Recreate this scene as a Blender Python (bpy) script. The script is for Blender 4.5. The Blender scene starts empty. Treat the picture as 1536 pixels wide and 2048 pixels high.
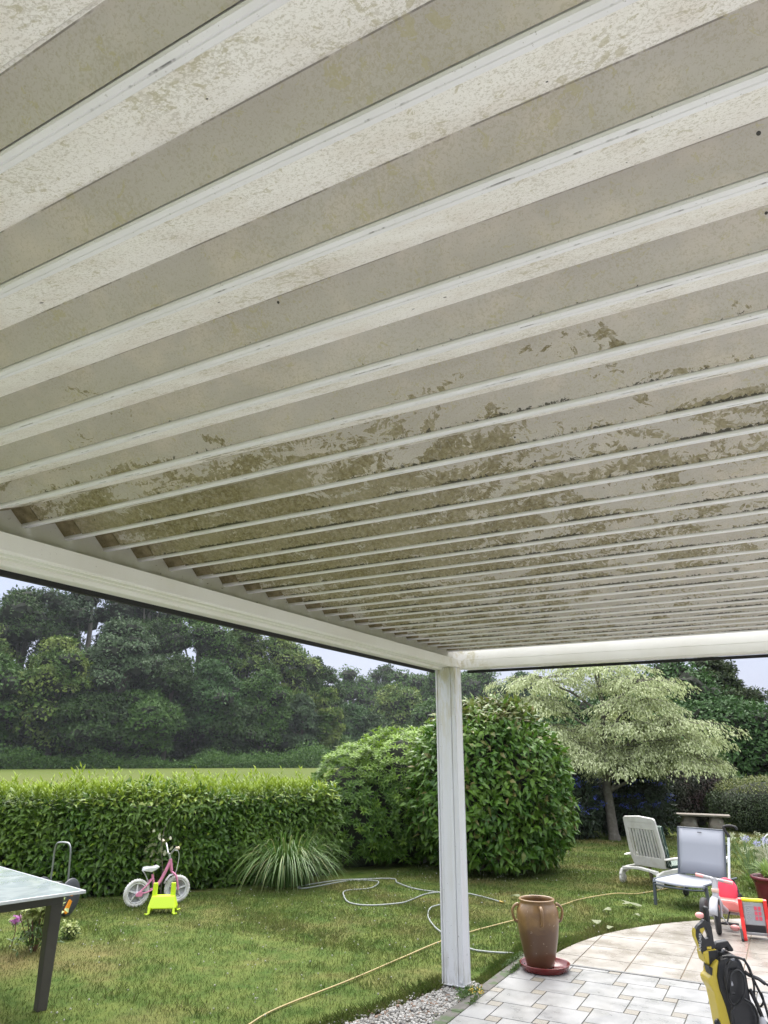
import bpy, math, random
import numpy as np
from mathutils import Vector, Matrix
R = math.radians
rnd = random.Random(7)
rng = np.random.default_rng(11)
scene = bpy.context.scene
COL = scene.collection

# ------------------------------------------------------------------ camera
EYE = 1.65
YAW, PITCH, ROLL = 0.5029, 0.3301, 0.0020
cam_d = bpy.data.cameras.new('camera'); cam = bpy.data.objects.new('camera', cam_d); COL.objects.link(cam)
fw = Vector((-math.sin(YAW) * math.cos(PITCH), math.cos(YAW) * math.cos(PITCH), math.sin(PITCH)))
rt = Vector((math.cos(YAW), math.sin(YAW), 0)); up = rt.cross(fw)
rt2 = math.cos(ROLL) * rt + math.sin(ROLL) * up; up2 = -math.sin(ROLL) * rt + math.cos(ROLL) * up
m = Matrix((rt2, up2, -fw)).transposed().to_4x4(); m.translation = Vector((0, 0, EYE))
cam.matrix_world = m
cam_d.sensor_fit = 'VERTICAL'; cam_d.sensor_height = 32.0; cam_d.lens = 32.0 * 1399.6 / 2048
cam_d.clip_start = 0.05; cam_d.clip_end = 3000
scene.camera = cam

# ------------------------------------------------------------------ sky, sun, exposure
SUN_EL, SUN_AZ = 58, 335       # azimuth measured from +Y towards +X
w = bpy.data.worlds.new('World'); scene.world = w; w.use_nodes = True
nt = w.node_tree; nt.nodes.clear()
def wn(t, **k):
    n = nt.nodes.new(t)
    for a, b in k.items(): setattr(n, a, b)
    return n
sky = wn('ShaderNodeTexSky', sky_type='NISHITA', sun_disc=False, sun_elevation=R(SUN_EL), sun_rotation=R(SUN_AZ), dust_density=4.0, air_density=1.2)
tc = wn('ShaderNodeTexCoord'); sx = wn('ShaderNodeSeparateXYZ'); nt.links.new(tc.outputs['Generated'], sx.inputs[0])
ramp = wn('ShaderNodeValToRGB'); nt.links.new(sx.outputs['Z'], ramp.inputs[0])
ramp.color_ramp.elements[0].position = 0.0; ramp.color_ramp.elements[0].color = (0.172, 0.187, 0.245, 1)
ramp.color_ramp.elements[1].position = 1.0; ramp.color_ramp.elements[1].color = (1.0, 1.0, 1.02, 1)
e = ramp.color_ramp.elements.new(0.22); e.color = (0.165, 0.184, 0.25, 1)
e = ramp.color_ramp.elements.new(0.55); e.color = (0.80, 0.82, 0.88, 1)
cn = wn('ShaderNodeTexNoise'); cn.inputs['Scale'].default_value = 2.2; cn.inputs['Detail'].default_value = 5
nt.links.new(tc.outputs['Generated'], cn.inputs['Vector'])
cm = wn('ShaderNodeMapRange'); cm.inputs['From Min'].default_value = .3; cm.inputs['From Max'].default_value = .7
cm.inputs['To Min'].default_value = 9.3; cm.inputs['To Max'].default_value = 10.7
nt.links.new(cn.outputs['Fac'], cm.inputs['Value'])
sc_ = wn('ShaderNodeVectorMath', operation='SCALE'); nt.links.new(ramp.outputs[0], sc_.inputs[0]); nt.links.new(cm.outputs[0], sc_.inputs['Scale'])
mx = wn('ShaderNodeMix', data_type='RGBA'); mx.inputs[0].default_value = 0.9
nt.links.new(sky.outputs[0], mx.inputs[6]); nt.links.new(sc_.outputs[0], mx.inputs[7])
bg = wn('ShaderNodeBackground'); bg.inputs[1].default_value = 0.1
nt.links.new(mx.outputs[2], bg.inputs[0])
ow = wn('ShaderNodeOutputWorld'); nt.links.new(bg.outputs[0], ow.inputs[0])
sd = bpy.data.lights.new('sun', 'SUN'); sun = bpy.data.objects.new('sun', sd); COL.objects.link(sun)
sd.energy = 1.5; sd.angle = R(50); sd.color = (1, .965, .91)
az = R(SUN_AZ); el = R(SUN_EL)
sdir = Vector((math.sin(az) * math.cos(el), math.cos(az) * math.cos(el), math.sin(el)))
sun.rotation_euler = sdir.to_track_quat('Z', 'Y').to_euler(); sun.location = (0, 0, 30)
vs = scene.view_settings
vs.view_transform = 'Standard'; vs.look = 'None'; vs.gamma = 1; vs.use_curve_mapping = False
vs.exposure = 1.85
scene.cycles.max_bounces = 7; scene.cycles.transparent_max_bounces = 8; scene.cycles.volume_bounces = 0

# ------------------------------------------------------------------ materials
def mat(name, col=(.5, .5, .5), rough=.6, metal=0, spec=.5, trans=0):
    m = bpy.data.materials.new(name); m.use_nodes = True
    p = m.node_tree.nodes['Principled BSDF']
    p.inputs['Base Color'].default_value = (*col, 1); p.inputs['Roughness'].default_value = rough
    p.inputs['Metallic'].default_value = metal; p.inputs['Specular IOR Level'].default_value = spec
    if trans: p.inputs['Transmission Weight'].default_value = trans
    return m
class G:
    """small helper round a material's node tree"""
    def __init__(s, m): s.m = m; s.t = m.node_tree; s.p = s.t.nodes['Principled BSDF']
    def n(s, t, **k):
        x = s.t.nodes.new(t)
        for a, b in k.items(): setattr(x, a, b)
        return x
    def l(s, a, b): s.t.links.new(a, b)
    def pos(s, obj=False):
        return s.n('ShaderNodeTexCoord').outputs['Object'] if obj else s.n('ShaderNodeNewGeometry').outputs['Position']
    def noise(s, vec, scale, detail=4, rough=.5, dist=0, off=None, stretch=None):
        if off or stretch:
            mp = s.n('ShaderNodeMapping'); s.l(vec, mp.inputs[0])
            if off: mp.inputs['Location'].default_value = off
            if stretch: mp.inputs['Scale'].default_value = stretch
            vec = mp.outputs[0]
        x = s.n('ShaderNodeTexNoise'); s.l(vec, x.inputs['Vector'])
        x.inputs['Scale'].default_value = scale; x.inputs['Detail'].default_value = detail
        x.inputs['Roughness'].default_value = rough; x.inputs['Distortion'].default_value = dist
        return x.outputs['Fac']
    def rng(s, v, a, b, c=0, d=1):
        x = s.n('ShaderNodeMapRange'); s.l(v, x.inputs['Value'])
        x.inputs['From Min'].default_value = a; x.inputs['From Max'].default_value = b
        x.inputs['To Min'].default_value = c; x.inputs['To Max'].default_value = d
        return x.outputs[0]
    def math(s, op, a, b=None):
        x = s.n('ShaderNodeMath', operation=op)
        for i, v in enumerate((a, b)):
            if v is None: continue
            if isinstance(v, (int, float)): x.inputs[i].default_value = v
            else: s.l(v, x.inputs[i])
        return x.outputs[0]
    def mix(s, f, a, b, mode='MIX'):
        x = s.n('ShaderNodeMix', data_type='RGBA', blend_type=mode)
        for i, v in ((0, f), (6, a), (7, b)):
            if isinstance(v, (int, float)): x.inputs[i].default_value = v
            elif isinstance(v, tuple): x.inputs[i].default_value = (*v, 1)
            else: s.l(v, x.inputs[i])
        return x.outputs[2]
    def col(s, c): s.l(c, s.p.inputs['Base Color'])
    def bump(s, h, strength=.3, dist=.01):
        b = s.n('ShaderNodeBump'); b.inputs['Strength'].default_value = strength; b.inputs['Distance'].default_value = dist
        s.l(h, b.inputs['Height']); s.l(b.outputs[0], s.p.inputs['Normal'])
def dirty(name, col, col2, rough=.5, scale=8, amt=.5, metal=0, spots=None, spec=.5):
    m = mat(name, col, rough, metal, spec); g = G(m); P = g.pos()
    c = g.mix(g.rng(g.noise(P, scale, 6, .65), .45, .75, 0, amt), col, col2)
    if spots: c = g.mix(g.rng(g.noise(P, spots[1], 2, .5, .5), spots[2], spots[2] + .05), c, spots[0])
    g.col(c); return m
def leafmat(name, c1, c2, young=None, rough=.45, trans=.22, tr_col=None, spec=.4, patch=None):
    m = mat(name, c1, rough, 0, spec); g = G(m)
    a = g.n('ShaderNodeAttribute', attribute_name='tint').outputs['Fac']
    c = g.mix(a, c1, c2)
    if patch:   # broad patches of a second foliage tone (whole shoots and boughs differ)
        c = g.mix(g.rng(g.noise(g.pos(), patch[1], 3, .5), .42, .62, 0, .8), c, patch[0])
    if young:
        y = g.n('ShaderNodeAttribute', attribute_name='young').outputs['Fac']
        c = g.mix(y, c, young)
    g.col(c)
    if trans:
        t = g.n('ShaderNodeBsdfTranslucent'); g.l(c, t.inputs['Color'])
        hs = g.n('ShaderNodeHueSaturation'); hs.inputs['Value'].default_value = 1.5; g.l(c, hs.inputs['Color']); g.l(hs.outputs[0], t.inputs['Color'])
        mxs = g.n('ShaderNodeMixShader'); mxs.inputs[0].default_value = trans
        g.l(g.p.outputs[0], mxs.inputs[1]); g.l(t.outputs[0], mxs.inputs[2])
        out = [n for n in m.node_tree.nodes if n.type == 'OUTPUT_MATERIAL'][0]
        g.l(mxs.outputs[0], out.inputs['Surface'])
    return m

# ------------------------------------------------------------------ mesh helpers
def tag(o, label=None, cat=None, group=None, kind=None):
    if label: o['label'] = label
    if cat: o['category'] = cat
    if group: o['group'] = group
    if kind: o['kind'] = kind
    return o
def thing(name, label, cat, loc=(0, 0, 0), rz=0, group=None, rot=None):
    o = bpy.data.objects.new(name, None); COL.objects.link(o); o.empty_display_size = .1
    o.location = loc; o.rotation_euler = rot or (0, 0, rz)
    return tag(o, label, cat, group)
class MB:
    def __init__(s): s.v = []; s.f = []; s.sm = []
    def add(s, vs, fs, smooth=False):
        b = len(s.v); s.v += [tuple(v) for v in vs]; s.f += [tuple(i + b for i in f) for f in fs]; s.sm += [smooth] * len(fs); return s
    def box(s, a, b, M=None):
        x0, y0, z0 = a; x1, y1, z1 = b
        vs = [(x0,y0,z0),(x1,y0,z0),(x1,y1,z0),(x0,y1,z0),(x0,y0,z1),(x1,y0,z1),(x1,y1,z1),(x0,y1,z1)]
        if M: vs = [M @ Vector(v) for v in vs]
        return s.add(vs, [(0,3,2,1),(4,5,6,7),(0,1,5,4),(1,2,6,5),(2,3,7,6),(3,0,4,7)])
    def beam(s, p, q, w, h, up=(0, 0, 1)):
        p = Vector(p); q = Vector(q); d = (q - p).normalized(); u = Vector(up)
        r = d.cross(u).normalized() if d.cross(u).length > 1e-4 else Vector((1, 0, 0)); u = r.cross(d)
        vs = []
        for c in (p, q):
            for a, b in ((-1,-1),(1,-1),(1,1),(-1,1)): vs.append(c + r * a * w / 2 + u * b * h / 2)
        return s.add(vs, [(0,3,2,1),(4,5,6,7),(0,1,5,4),(1,2,6,5),(2,3,7,6),(3,0,4,7)])
    def tube(s, pts, r, n=10, closed=False, cap=True, flat=1.0):
        pts = [Vector(p) for p in pts]; N = len(pts)
        rs = r if isinstance(r, (list, tuple)) else [r] * N
        prev = None; rings = []
        for i, p in enumerate(pts):
            if closed: d = pts[(i + 1) % N] - pts[i - 1]
            else: d = pts[min(i + 1, N - 1)] - pts[max(i - 1, 0)]
            d.normalize()
            if prev is None:
                a = Vector((0, 0, 1)) if abs(d.z) < .9 else Vector((1, 0, 0)); u = d.cross(a).normalized()
            else:
                u = prev - d * prev.dot(d); u.normalize()
            prev = u; v = d.cross(u)
            rings.append([p + (u * math.cos(t) + v * math.sin(t) * flat) * rs[i] for t in [2 * math.pi * k / n for k in range(n)]])
        vs = [v for rg in rings for v in rg]; fs = []
        for i in range(N if closed else N - 1):
            j = (i + 1) % N
            for k in range(n): fs.append((i*n+k, i*n+(k+1)%n, j*n+(k+1)%n, j*n+k))
        s.add(vs, fs, True)
        if cap and not closed: s.add(rings[0], [tuple(range(n))[::-1]]); s.add(rings[-1], [tuple(range(n))])
        return s
    def lathe(s, prof, n=32, c=(0, 0, 0), M=None, smooth=True):
        vs = []
        for r_, z in prof:
            for k in range(n):
                t = 2 * math.pi * k / n; v = Vector((c[0] + r_ * math.cos(t), c[1] + r_ * math.sin(t), c[2] + z))
                vs.append(M @ v if M else v)
        fs = []
        for i in range(len(prof) - 1):
            for k in range(n): fs.append((i*n+k, i*n+(k+1)%n, (i+1)*n+(k+1)%n, (i+1)*n+k))
        if prof[0][0] > 1e-5: fs.append(tuple(range(n))[::-1])
        if prof[-1][0] > 1e-5: fs.append(tuple((len(prof)-1)*n + k for k in range(n)))
        return s.add(vs, fs, smooth)
    def prism(s, poly, a, b, axis='x', M=None):
        """extrude a 2D outline between a and b along axis"""
        n = len(poly); vs = []
        for t in (a, b):
            for p, q in poly:
                v = {'x': (t, p, q), 'y': (p, t, q), 'z': (p, q, t)}[axis]; vs.append(M @ Vector(v) if M else v)
        fs = [tuple(range(n))[::-1], tuple(range(n, 2*n))] + [(i, (i+1) % n, n+(i+1) % n, n+i) for i in range(n)]
        return s.add(vs, fs)
    def ball(s, c, r, n=12, sc=(1, 1, 1), M=None):
        prof = [(math.sin(math.pi * i / n) * r, -math.cos(math.pi * i / n) * r) for i in range(n + 1)]
        prof[0] = (0, -r); prof[-1] = (0, r); vs = []
        k = 2 * n
        for rr, z in prof:
            for j in range(k):
                t = 2 * math.pi * j / k; v = Vector((rr * math.cos(t) * sc[0], rr * math.sin(t) * sc[1], z * sc[2]))
                if M: v = M @ v
                vs.append(v + Vector(c))
        return s.add(vs, [(i*k+j, i*k+(j+1)%k, (i+1)*k+(j+1)%k, (i+1)*k+j) for i in range(n) for j in range(k)], True)
    def build(s, name, m, parent=None, bevel=0, label=None, solid=0, subsurf=0):
        me = bpy.data.meshes.new(name); me.from_pydata(s.v, [], s.f); me.update()
        me.polygons.foreach_set('use_smooth', s.sm)
        for mm in (m if isinstance(m, (list, tuple)) else [m]): me.materials.append(mm)
        o = bpy.data.objects.new(name, me); COL.objects.link(o)
        if parent: o.parent = parent
        if solid: md = o.modifiers.new('solid', 'SOLIDIFY'); md.thickness = solid
        if bevel: md = o.modifiers.new('bevel', 'BEVEL'); md.width = bevel; md.segments = 2; md.limit_method = 'ANGLE'; md.angle_limit = R(35)
        if subsurf: md = o.modifiers.new('sub', 'SUBSURF'); md.levels = subsurf; md.render_levels = subsurf
        if label: o['label'] = label
        return o
def np_mesh(name, V, F, m, parent=None, attrs=None, smooth=False, midx=None):
    """V (n,3), F (k,s) all faces of one size, or a list of such arrays"""
    Fs = F if isinstance(F, list) else [F]
    me = bpy.data.meshes.new(name); me.vertices.add(len(V)); me.vertices.foreach_set('co', np.ascontiguousarray(V, dtype=np.float32).ravel())
    li = np.concatenate([f.ravel() for f in Fs]).astype(np.int32)
    tot = np.concatenate([np.full(len(f), f.shape[1], np.int32) for f in Fs])
    st = np.concatenate([[0], np.cumsum(tot)[:-1]]).astype(np.int32)
    me.loops.add(len(li)); me.loops.foreach_set('vertex_index', li)
    me.polygons.add(len(tot)); me.polygons.foreach_set('loop_start', st)
    if midx is not None: me.polygons.foreach_set('material_index', midx.astype(np.int32))
    me.polygons.foreach_set('use_smooth', np.full(len(tot), smooth))
    me.update(calc_edges=True)
    for k, a in (attrs or {}).items():
        at = me.attributes.new(k, 'FLOAT', 'POINT'); at.data.foreach_set('value', np.ascontiguousarray(a, dtype=np.float32))
    for mm in (m if isinstance(m, (list, tuple)) else [m]): me.materials.append(mm)
    o = bpy.data.objects.new(name, me); COL.objects.link(o)
    if parent: o.parent = parent
    return o
def nrm(a): return a / np.maximum(np.linalg.norm(a, axis=1, keepdims=True), 1e-9)
def leaves(P, D, N, L, W, fold=.12, curl=.15, young=None, simple=False, tint=None):
    """arrays of leaf blades: base P, direction D, face normal N"""
    n = len(P); D = nrm(D); S = nrm(np.cross(D, N)); N = np.cross(S, D)
    L = np.broadcast_to(L, n)[:, None]; W = np.broadcast_to(W, n)[:, None]
    v0 = P; v1 = P + D*L*.42 + S*W/2 + N*W*fold; v2 = P + D*L - N*L*curl; v3 = P + D*L*.42 - S*W/2 + N*W*fold
    t = rng.random(n) if tint is None else tint; y = np.zeros(n) if young is None else young
    if simple:
        V = np.stack([v0, v1, v2, v3], 1).reshape(-1, 3); b = np.arange(n)[:, None] * 4
        return V, b + np.array([[0, 1, 2, 3]]), np.repeat(t, 4), np.repeat(y, 4)
    v4 = P + D*L*.5 + N*L*curl*.1
    V = np.stack([v0, v1, v2, v3, v4], 1).reshape(-1, 3); b = np.arange(n)[:, None] * 5
    F = np.concatenate([b + np.array([[0, 1, 2, 4]]), b + np.array([[0, 4, 2, 3]])])
    return V, F, np.repeat(t, 5), np.repeat(y, 5)
def join(parts):
    V = []; F = []; T = []; Y = []; o = 0
    for v, f, t, y in parts:
        V.append(v); F.append(f + o); T.append(t); Y.append(y); o += len(v)
    return np.concatenate(V), np.concatenate(F), np.concatenate(T), np.concatenate(Y)
def foliage(name, parts, m, parent=None):
    V, F, T, Y = join(parts) if isinstance(parts, list) else parts
    return np_mesh(name, V, F, m, parent, {'tint': T, 'young': Y})
def rand_dir(n):
    d = rng.normal(size=(n, 3)); return nrm(d)
def lump(P, scale, amp, seed=0):
    """cheap smooth 3D noise for displacing outlines"""
    r = np.random.default_rng(seed); out = np.zeros(len(P))
    for i in range(7):
        k = r.normal(size=3) * scale * (1 + i * .35); ph = r.random() * 6.28
        out += np.sin(P @ k + ph) / (1 + i * .3)
    return out * amp / 2.5
def ico(c, r, sub=1):
    t = (1 + 5**.5) / 2
    v = [(-1,t,0),(1,t,0),(-1,-t,0),(1,-t,0),(0,-1,t),(0,1,t),(0,-1,-t),(0,1,-t),(t,0,-1),(t,0,1),(-t,0,-1),(-t,0,1)]
    f = [(0,11,5),(0,5,1),(0,1,7),(0,7,10),(0,10,11),(1,5,9),(5,11,4),(11,10,2),(10,7,6),(7,1,8),(3,9,4),(3,4,2),(3,2,6),(3,6,8),(3,8,9),(4,9,5),(2,4,11),(6,2,10),(8,6,7),(9,8,1)]
    v = nrm(np.array(v, float)); f = np.array(f)
    for _ in range(sub):
        a, b, c_ = v[f[:, 0]], v[f[:, 1]], v[f[:, 2]]; n = len(v)
        m1, m2, m3 = nrm(a + b), nrm(b + c_), nrm(c_ + a); k = len(f)
        v = np.concatenate([v, m1, m2, m3]); i = np.arange(k)
        f = np.concatenate([np.stack([f[:, 0], n+i, n+2*k+i], 1), np.stack([f[:, 1], n+k+i, n+i], 1), np.stack([f[:, 2], n+2*k+i, n+k+i], 1), np.stack([n+i, n+k+i, n+2*k+i], 1)])
    return v * np.array(r) + np.array(c), f

# ------------------------------------------------------------------ common materials
def lawn_color(g, P, blades=False):
    big = g.noise(P, .75, 4, .6, .3); mid = g.noise(P, 3.2, 5, .65, .4, off=(3, 1, 0)); fine = g.noise(P, 22, 4, .7)
    c = g.mix(g.rng(mid, .35, .65), (.050, .088, .016), (.108, .134, .032))
    c = g.mix(g.rng(big, .48, .70, 0, .85), c, (.165, .132, .055))
    c = g.mix(g.rng(fine, .62, .78, 0, .7), c, (.135, .115, .06))
    c = g.mix(g.rng(fine, .25, .42, .75, 0), c, (.027, .047, .009))
    if blades:
        a = g.n('ShaderNodeAttribute', attribute_name='tint').outputs['Fac']
        c = g.mix(g.rng(a, .55, 1, 0, .65), c, (.10, .15, .035))
        c = g.mix(g.rng(a, .12, 0, 0, .8), c, (.175, .15, .08))
    return c
M_lawn = mat('lawn', rough=.9, spec=.1); g = G(M_lawn); P = g.pos(); g.col(lawn_color(g, P)); g.bump(g.noise(P, 60, 4, .7), .6, .03)
M_blade = mat('grass_blades', rough=.6, spec=.2); g = G(M_blade); bc = lawn_color(g, g.pos(), True); g.col(bc)
_t = g.n('ShaderNodeBsdfTranslucent'); g.l(bc, _t.inputs[0]); _m = g.n('ShaderNodeMixShader'); _m.inputs[0].default_value = .35; g.l(g.p.outputs[0], _m.inputs[1]); g.l(_t.outputs[0], _m.inputs[2]); g.l(_m.outputs[0], M_blade.node_tree.nodes['Material Output'].inputs['Surface'])
M_field = mat('meadow', rough=.9, spec=.05); g = G(M_field); P = g.pos()
c = g.mix(g.rng(g.noise(P, .06, 5, .6, stretch=(1, 1, 1)), .35, .65), (.066, .092, .018), (.092, .106, .028))
c = g.mix(g.rng(g.noise(P, .9, 4, .6), .4, .7, 0, .4), c, (.07, .095, .024)); g.col(c)
M_soil = dirty('soil', (.045, .032, .022), (.085, .062, .042), .95, 20, .8)
M_twig = dirty('twig', (.035, .028, .018), (.055, .045, .03), .9, 12, .8)
M_bark = dirty('bark', (.10, .088, .072), (.20, .19, .16), .9, 14, .9)
M_black = mat('black_rubber', (.012, .012, .013), .6)

# ------------------------------------------------------------------ ground, terrace
def sheet(name, poly, z, m, kind='structure', label=None, cat=None, thick=0):
    mb = MB(); 
    if thick: mb.prism(poly, z - thick, z, 'z')
    else: mb.add([(x, y, z) for x, y in poly], [tuple(range(len(poly)))])
    o = mb.build(name, m); tag(o, label, cat, None, kind); return o
sheet('field', [(-260, -60), (260, -60), (260, 260), (-260, 260)], -.012, M_field)
sheet('lawn', [(-12, -3), (9, -3), (9, 40), (-4, 40), (-6.6, 13), (-6.6, 9), (-9.2, 5.6), (-12, 5.6)], 0.0, M_lawn)
AC = (1.0, 6.45); AR = 3.03
arc = [(AC[0] - AR * math.cos(a), AC[1] + AR * math.sin(a)) for a in [math.pi * i / 60 for i in range(61)]]

M_wt = mat('white_tile', rough=.35)
g = G(M_wt); P = g.pos()
# hopscotch paving: large squares .28 and small squares .09 laid on the lattice (.28,.09), (-.09,.28)
A_, B_ = .2825, .0925
def wtile():
    sp = g.n('ShaderNodeSeparateXYZ'); g.l(P, sp.inputs[0])
    X0, Y0 = -1.690, 6.062
    x = g.math('SUBTRACT', sp.outputs[0], X0); y = g.math('SUBTRACT', sp.outputs[1], Y0)
    return x, y
M_white = mat('white_tile', rough=.38, spec=.5); g = G(M_white); P = g.pos()
big = g.noise(P, 5, 4, .6); fine = g.noise(P, 45, 5, .7)
at_ = g.n('ShaderNodeAttribute', attribute_name='tint').outputs['Fac']
c = g.mix(g.rng(big, .35, .65), (.205, .206, .206), (.25, .25, .25)); c = g.mix(g.rng(g.noise(P, 1.7, 6, .7, .8, off=(2, 7, 0)), .50, .70, 0, .5), c, (.195, .185, .16)); c = g.mix(g.rng(fine, .55, .75, 0, .2), c, (.28, .27, .235))
c = g.mix(g.rng(at_, 0, 1, 0, .35), c, (.27, .265, .25))
sp = g.n('ShaderNodeSeparateXYZ'); g.l(P, sp.inputs[0]); c = g.mix(g.rng(sp.outputs[1], 4.7, 3.6), c, (.56, .55, .535)); g.col(c)   # tiles out of view are whitened to bounce light up to the louvers
g.l(g.rng(big, .3, .7, .22, .5), g.p.inputs['Roughness'])
M_small = mat('speckled_tile', rough=.5); g = G(M_small); P = g.pos(); fine = g.noise(P, 160, 3, .7)
c = g.mix(g.rng(fine, .4, .6), (.12, .105, .08), (.23, .21, .175)); g.col(c)
M_cream = mat('cream_tile', rough=.35); g = G(M_cream); P = g.pos(); big = g.noise(P, 3, 4, .6); fine = g.noise(P, 30, 5, .7)
at_ = g.n('ShaderNodeAttribute', attribute_name='tint').outputs['Fac']
c = g.mix(g.rng(big, .35, .65), (.225, .205, .178), (.28, .262, .235)); c = g.mix(g.rng(g.noise(P, 1.3, 6, .7, .6, off=(5, 1, 0)), .50, .68, 0, .55), c, (.19, .155, .115)); c = g.mix(g.rng(fine, .52, .75, 0, .25), c, (.22, .17, .12))
c = g.mix(g.rng(at_, 0, 1, 0, .3), c, (.25, .215, .175)); g.col(c); g.l(g.rng(big, .3, .7, .15, .5), g.p.inputs['Roughness'])
M_grout = dirty('grout', (.15, .145, .125), (.09, .09, .06), .9, 18, .8)
M_grout2 = dirty('grout_warm', (.20, .155, .11), (.12, .10, .075), .9, 18, .8)
def clip(poly, inside_pts):
    """clip polygon by convex polygon (ccw)"""
    out = poly
    n = len(inside_pts)
    for i in range(n):
        a = inside_pts[i]; b = inside_pts[(i + 1) % n]; new = []
        def side(p): return (b[0]-a[0])*(p[1]-a[1]) - (b[1]-a[1])*(p[0]-a[0])
        for j in range(len(out)):
            p, q = out[j-1], out[j]; sp, sq = side(p), side(q)
            if (sp >= 0) != (sq >= 0):
                t = sp / (sp - sq); new.append((p[0]+(q[0]-p[0])*t, p[1]+(q[1]-p[1])*t))
            if sq >= 0: new.append(q)
        out = new
        if len(out) < 3: return []
    return out
def tiles(name, polys, z, m, grp_mat=None):
    V = []; F = []; T = []
    me = bpy.data.meshes.new(name)
    for p in polys:
        t = rnd.random(); b = len(V); dz = rnd.uniform(-.0006, .0006); c = (sum(q[0] for q in p)/len(p), sum(q[1] for q in p)/len(p))
        n = len(p); ins = .0015
        top = []
        for q in p:
            d = math.hypot(c[0]-q[0], c[1]-q[1]); top.append((q[0]+(c[0]-q[0])*ins/d, q[1]+(c[1]-q[1])*ins/d, z+dz))
        V += top + [(q[0], q[1], z - .004) for q in p]; T += [t] * (2 * n)
        F.append(tuple(range(b, b+n))); F += [(b+i, b+n+i, b+n+(i+1) % n, b+(i+1) % n) for i in range(n)]
    me.from_pydata(V, [], F); me.update()
    at = me.attributes.new('tint', 'FLOAT', 'POINT'); at.data.foreach_set('value', T)
    me.materials.append(m); o = bpy.data.objects.new(name, me); COL.objects.link(o); return o
white_area = [(-2.155, -2.6), (5.6, -2.6), (5.6, 6.40), (-2.155, 6.40)]
sheet('terrace_bed', [(-2.155, -2.6), (5.6, -2.6), (5.6, 6.40), (-2.155, 6.40)], .0265, M_grout, thick=.12)
sheet('terrace_round_bed', [(-2.03, 6.44)] + [p for p in arc if p[1] > 6.44 and p[0] < 3.6] + [(3.6, 6.44)], .0262, M_grout2, thick=.12)
bigs = []; smalls = []; j = .003
for i in range(-30, 50):
    for k in range(-40, 45):
        x = -1.693 + .2825*i + .0925*k; y = 6.060 + .0925*i - .2825*k
        # small square: upper left corner (x,y); the large square stands to its right
        sm = [(x+j, y-B_+j), (x+B_-j, y-B_+j), (x+B_-j, y-j), (x+j, y-j)]
        lg = [(x+B_+j, y-A_+j), (x+B_+A_-j, y-A_+j), (x+B_+A_-j, y-j), (x+B_+j, y-j)]
        for q, l in ((sm, smalls), (lg, bigs)):
            if -2.6 < q[0][0] < 5.6 and -2.7 < q[0][1] < 6.6:
                r_ = clip(q, white_area)
                if len(r_) > 2: l.append(r_)
o1 = tiles('white_paving', bigs, .032, M_white); tag(o1, kind='structure')
o2 = tiles('small_paving', smalls, .0322, M_small); tag(o2, kind='structure')
circ = [(-2.03, 6.44)] + [p for p in arc if p[1] > 6.44] + [(4.03, 6.44)]
circ = [(AC[0] - (AR-.012) * math.cos(a), AC[1] + (AR-.012) * math.sin(a)) for a in [math.pi * i / 90 for i in range(91)]]
circ = [(x, max(y, 6.44)) for x, y in circ][::-1]
cr = []
for i in range(-1, 14):
    for k in range(-1, 8):
        x = -2.21 + .406*i; y = 6.312 + .406*k + 0; q = [(x+.004, y+.004), (x+.402, y+.004), (x+.402, y+.402), (x+.004, y+.402)]
        r_ = clip(q, circ)
        if len(r_) > 2: cr.append(r_)
o3 = tiles('cream_paving', cr, .032, M_cream); tag(o3, kind='structure')
M_joint = dirty('joint', (.16, .16, .155), (.10, .10, .095), .8, 15, .7)
sheet('paving_joint', [(-2.06, 6.403), (4.0, 6.403), (4.0, 6.437), (-2.04, 6.437)], .036, M_joint, thick=.05)
M_kerb = dirty('kerb_stone', (.085, .08, .07), (.14, .135, .115), .85, 25, .8, spots=((.05, .075, .03), 9, .55))
mb = MB(); y = 3.0
while y < 6.9:
    L = .50; mb.box((-2.252, y, -.05), (-2.162, y + L - .008, .031 + rnd.uniform(-.002, .002))); y += L
kerb = mb.build('kerb', M_kerb, bevel=.006); tag(kerb, kind='structure')
# gravel
M_stone = mat('gravel', rough=.75); g = G(M_stone)
t = g.n('ShaderNodeAttribute', attribute_name='tint').outputs['Fac']
c = g.mix(g.rng(t, 0, 1), (.14, .135, .12), (.42, .41, .39)); c = g.mix(g.rng(t, .10, .05), c, (.20, .13, .09)); g.col(c)
sheet('gravel_bed', [(-3.05, 3.0), (-2.256, 3.0), (-2.256, 5.60), (-2.52, 5.62), (-2.62, 5.1)], .004, M_soil)
iv, jf = ico((0, 0, 0), (1, 1, 1), 1)
n = 5200; V = []; F = []; T = []
for i in range(n):
    y = rng.uniform(3.6, 5.66); xl = -2.46 - max(0, 5.35 - y) * .27 - .02 * math.sin(y * 17)
    x = rng.uniform(xl - .03, -2.262) if rng.random() < .95 else rng.uniform(xl - .12, xl)
    s = rng.uniform(.006, .0145) * np.array([1, rng.uniform(.7, 1), rng.uniform(.55, .8)])
    a = rng.uniform(0, 6.28); v = iv * (1 + rng.uniform(-.18, .18, (len(iv), 1))) * s
    ca, sa = math.cos(a), math.sin(a); tl = rng.uniform(-.5, .5)
    v = v @ np.array([[ca, sa, 0], [-sa, ca, 0], [0, 0, 1]]) @ np.array([[1, 0, 0], [0, math.cos(tl), math.sin(tl)], [0, -math.sin(tl), math.cos(tl)]])
    V.append(v + [x, y, rng.uniform(.006, .022)]); F.append(jf + i * len(iv)); T.append(np.full(len(iv), rng.random()))
o = np_mesh('gravel', np.concatenate(V), np.concatenate(F), M_stone, attrs={'tint': np.concatenate(T)}, smooth=False)
tag(o, 'white and grey pebbles heaped around the foot of the pergola post', 'gravel', kind='stuff')

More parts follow.
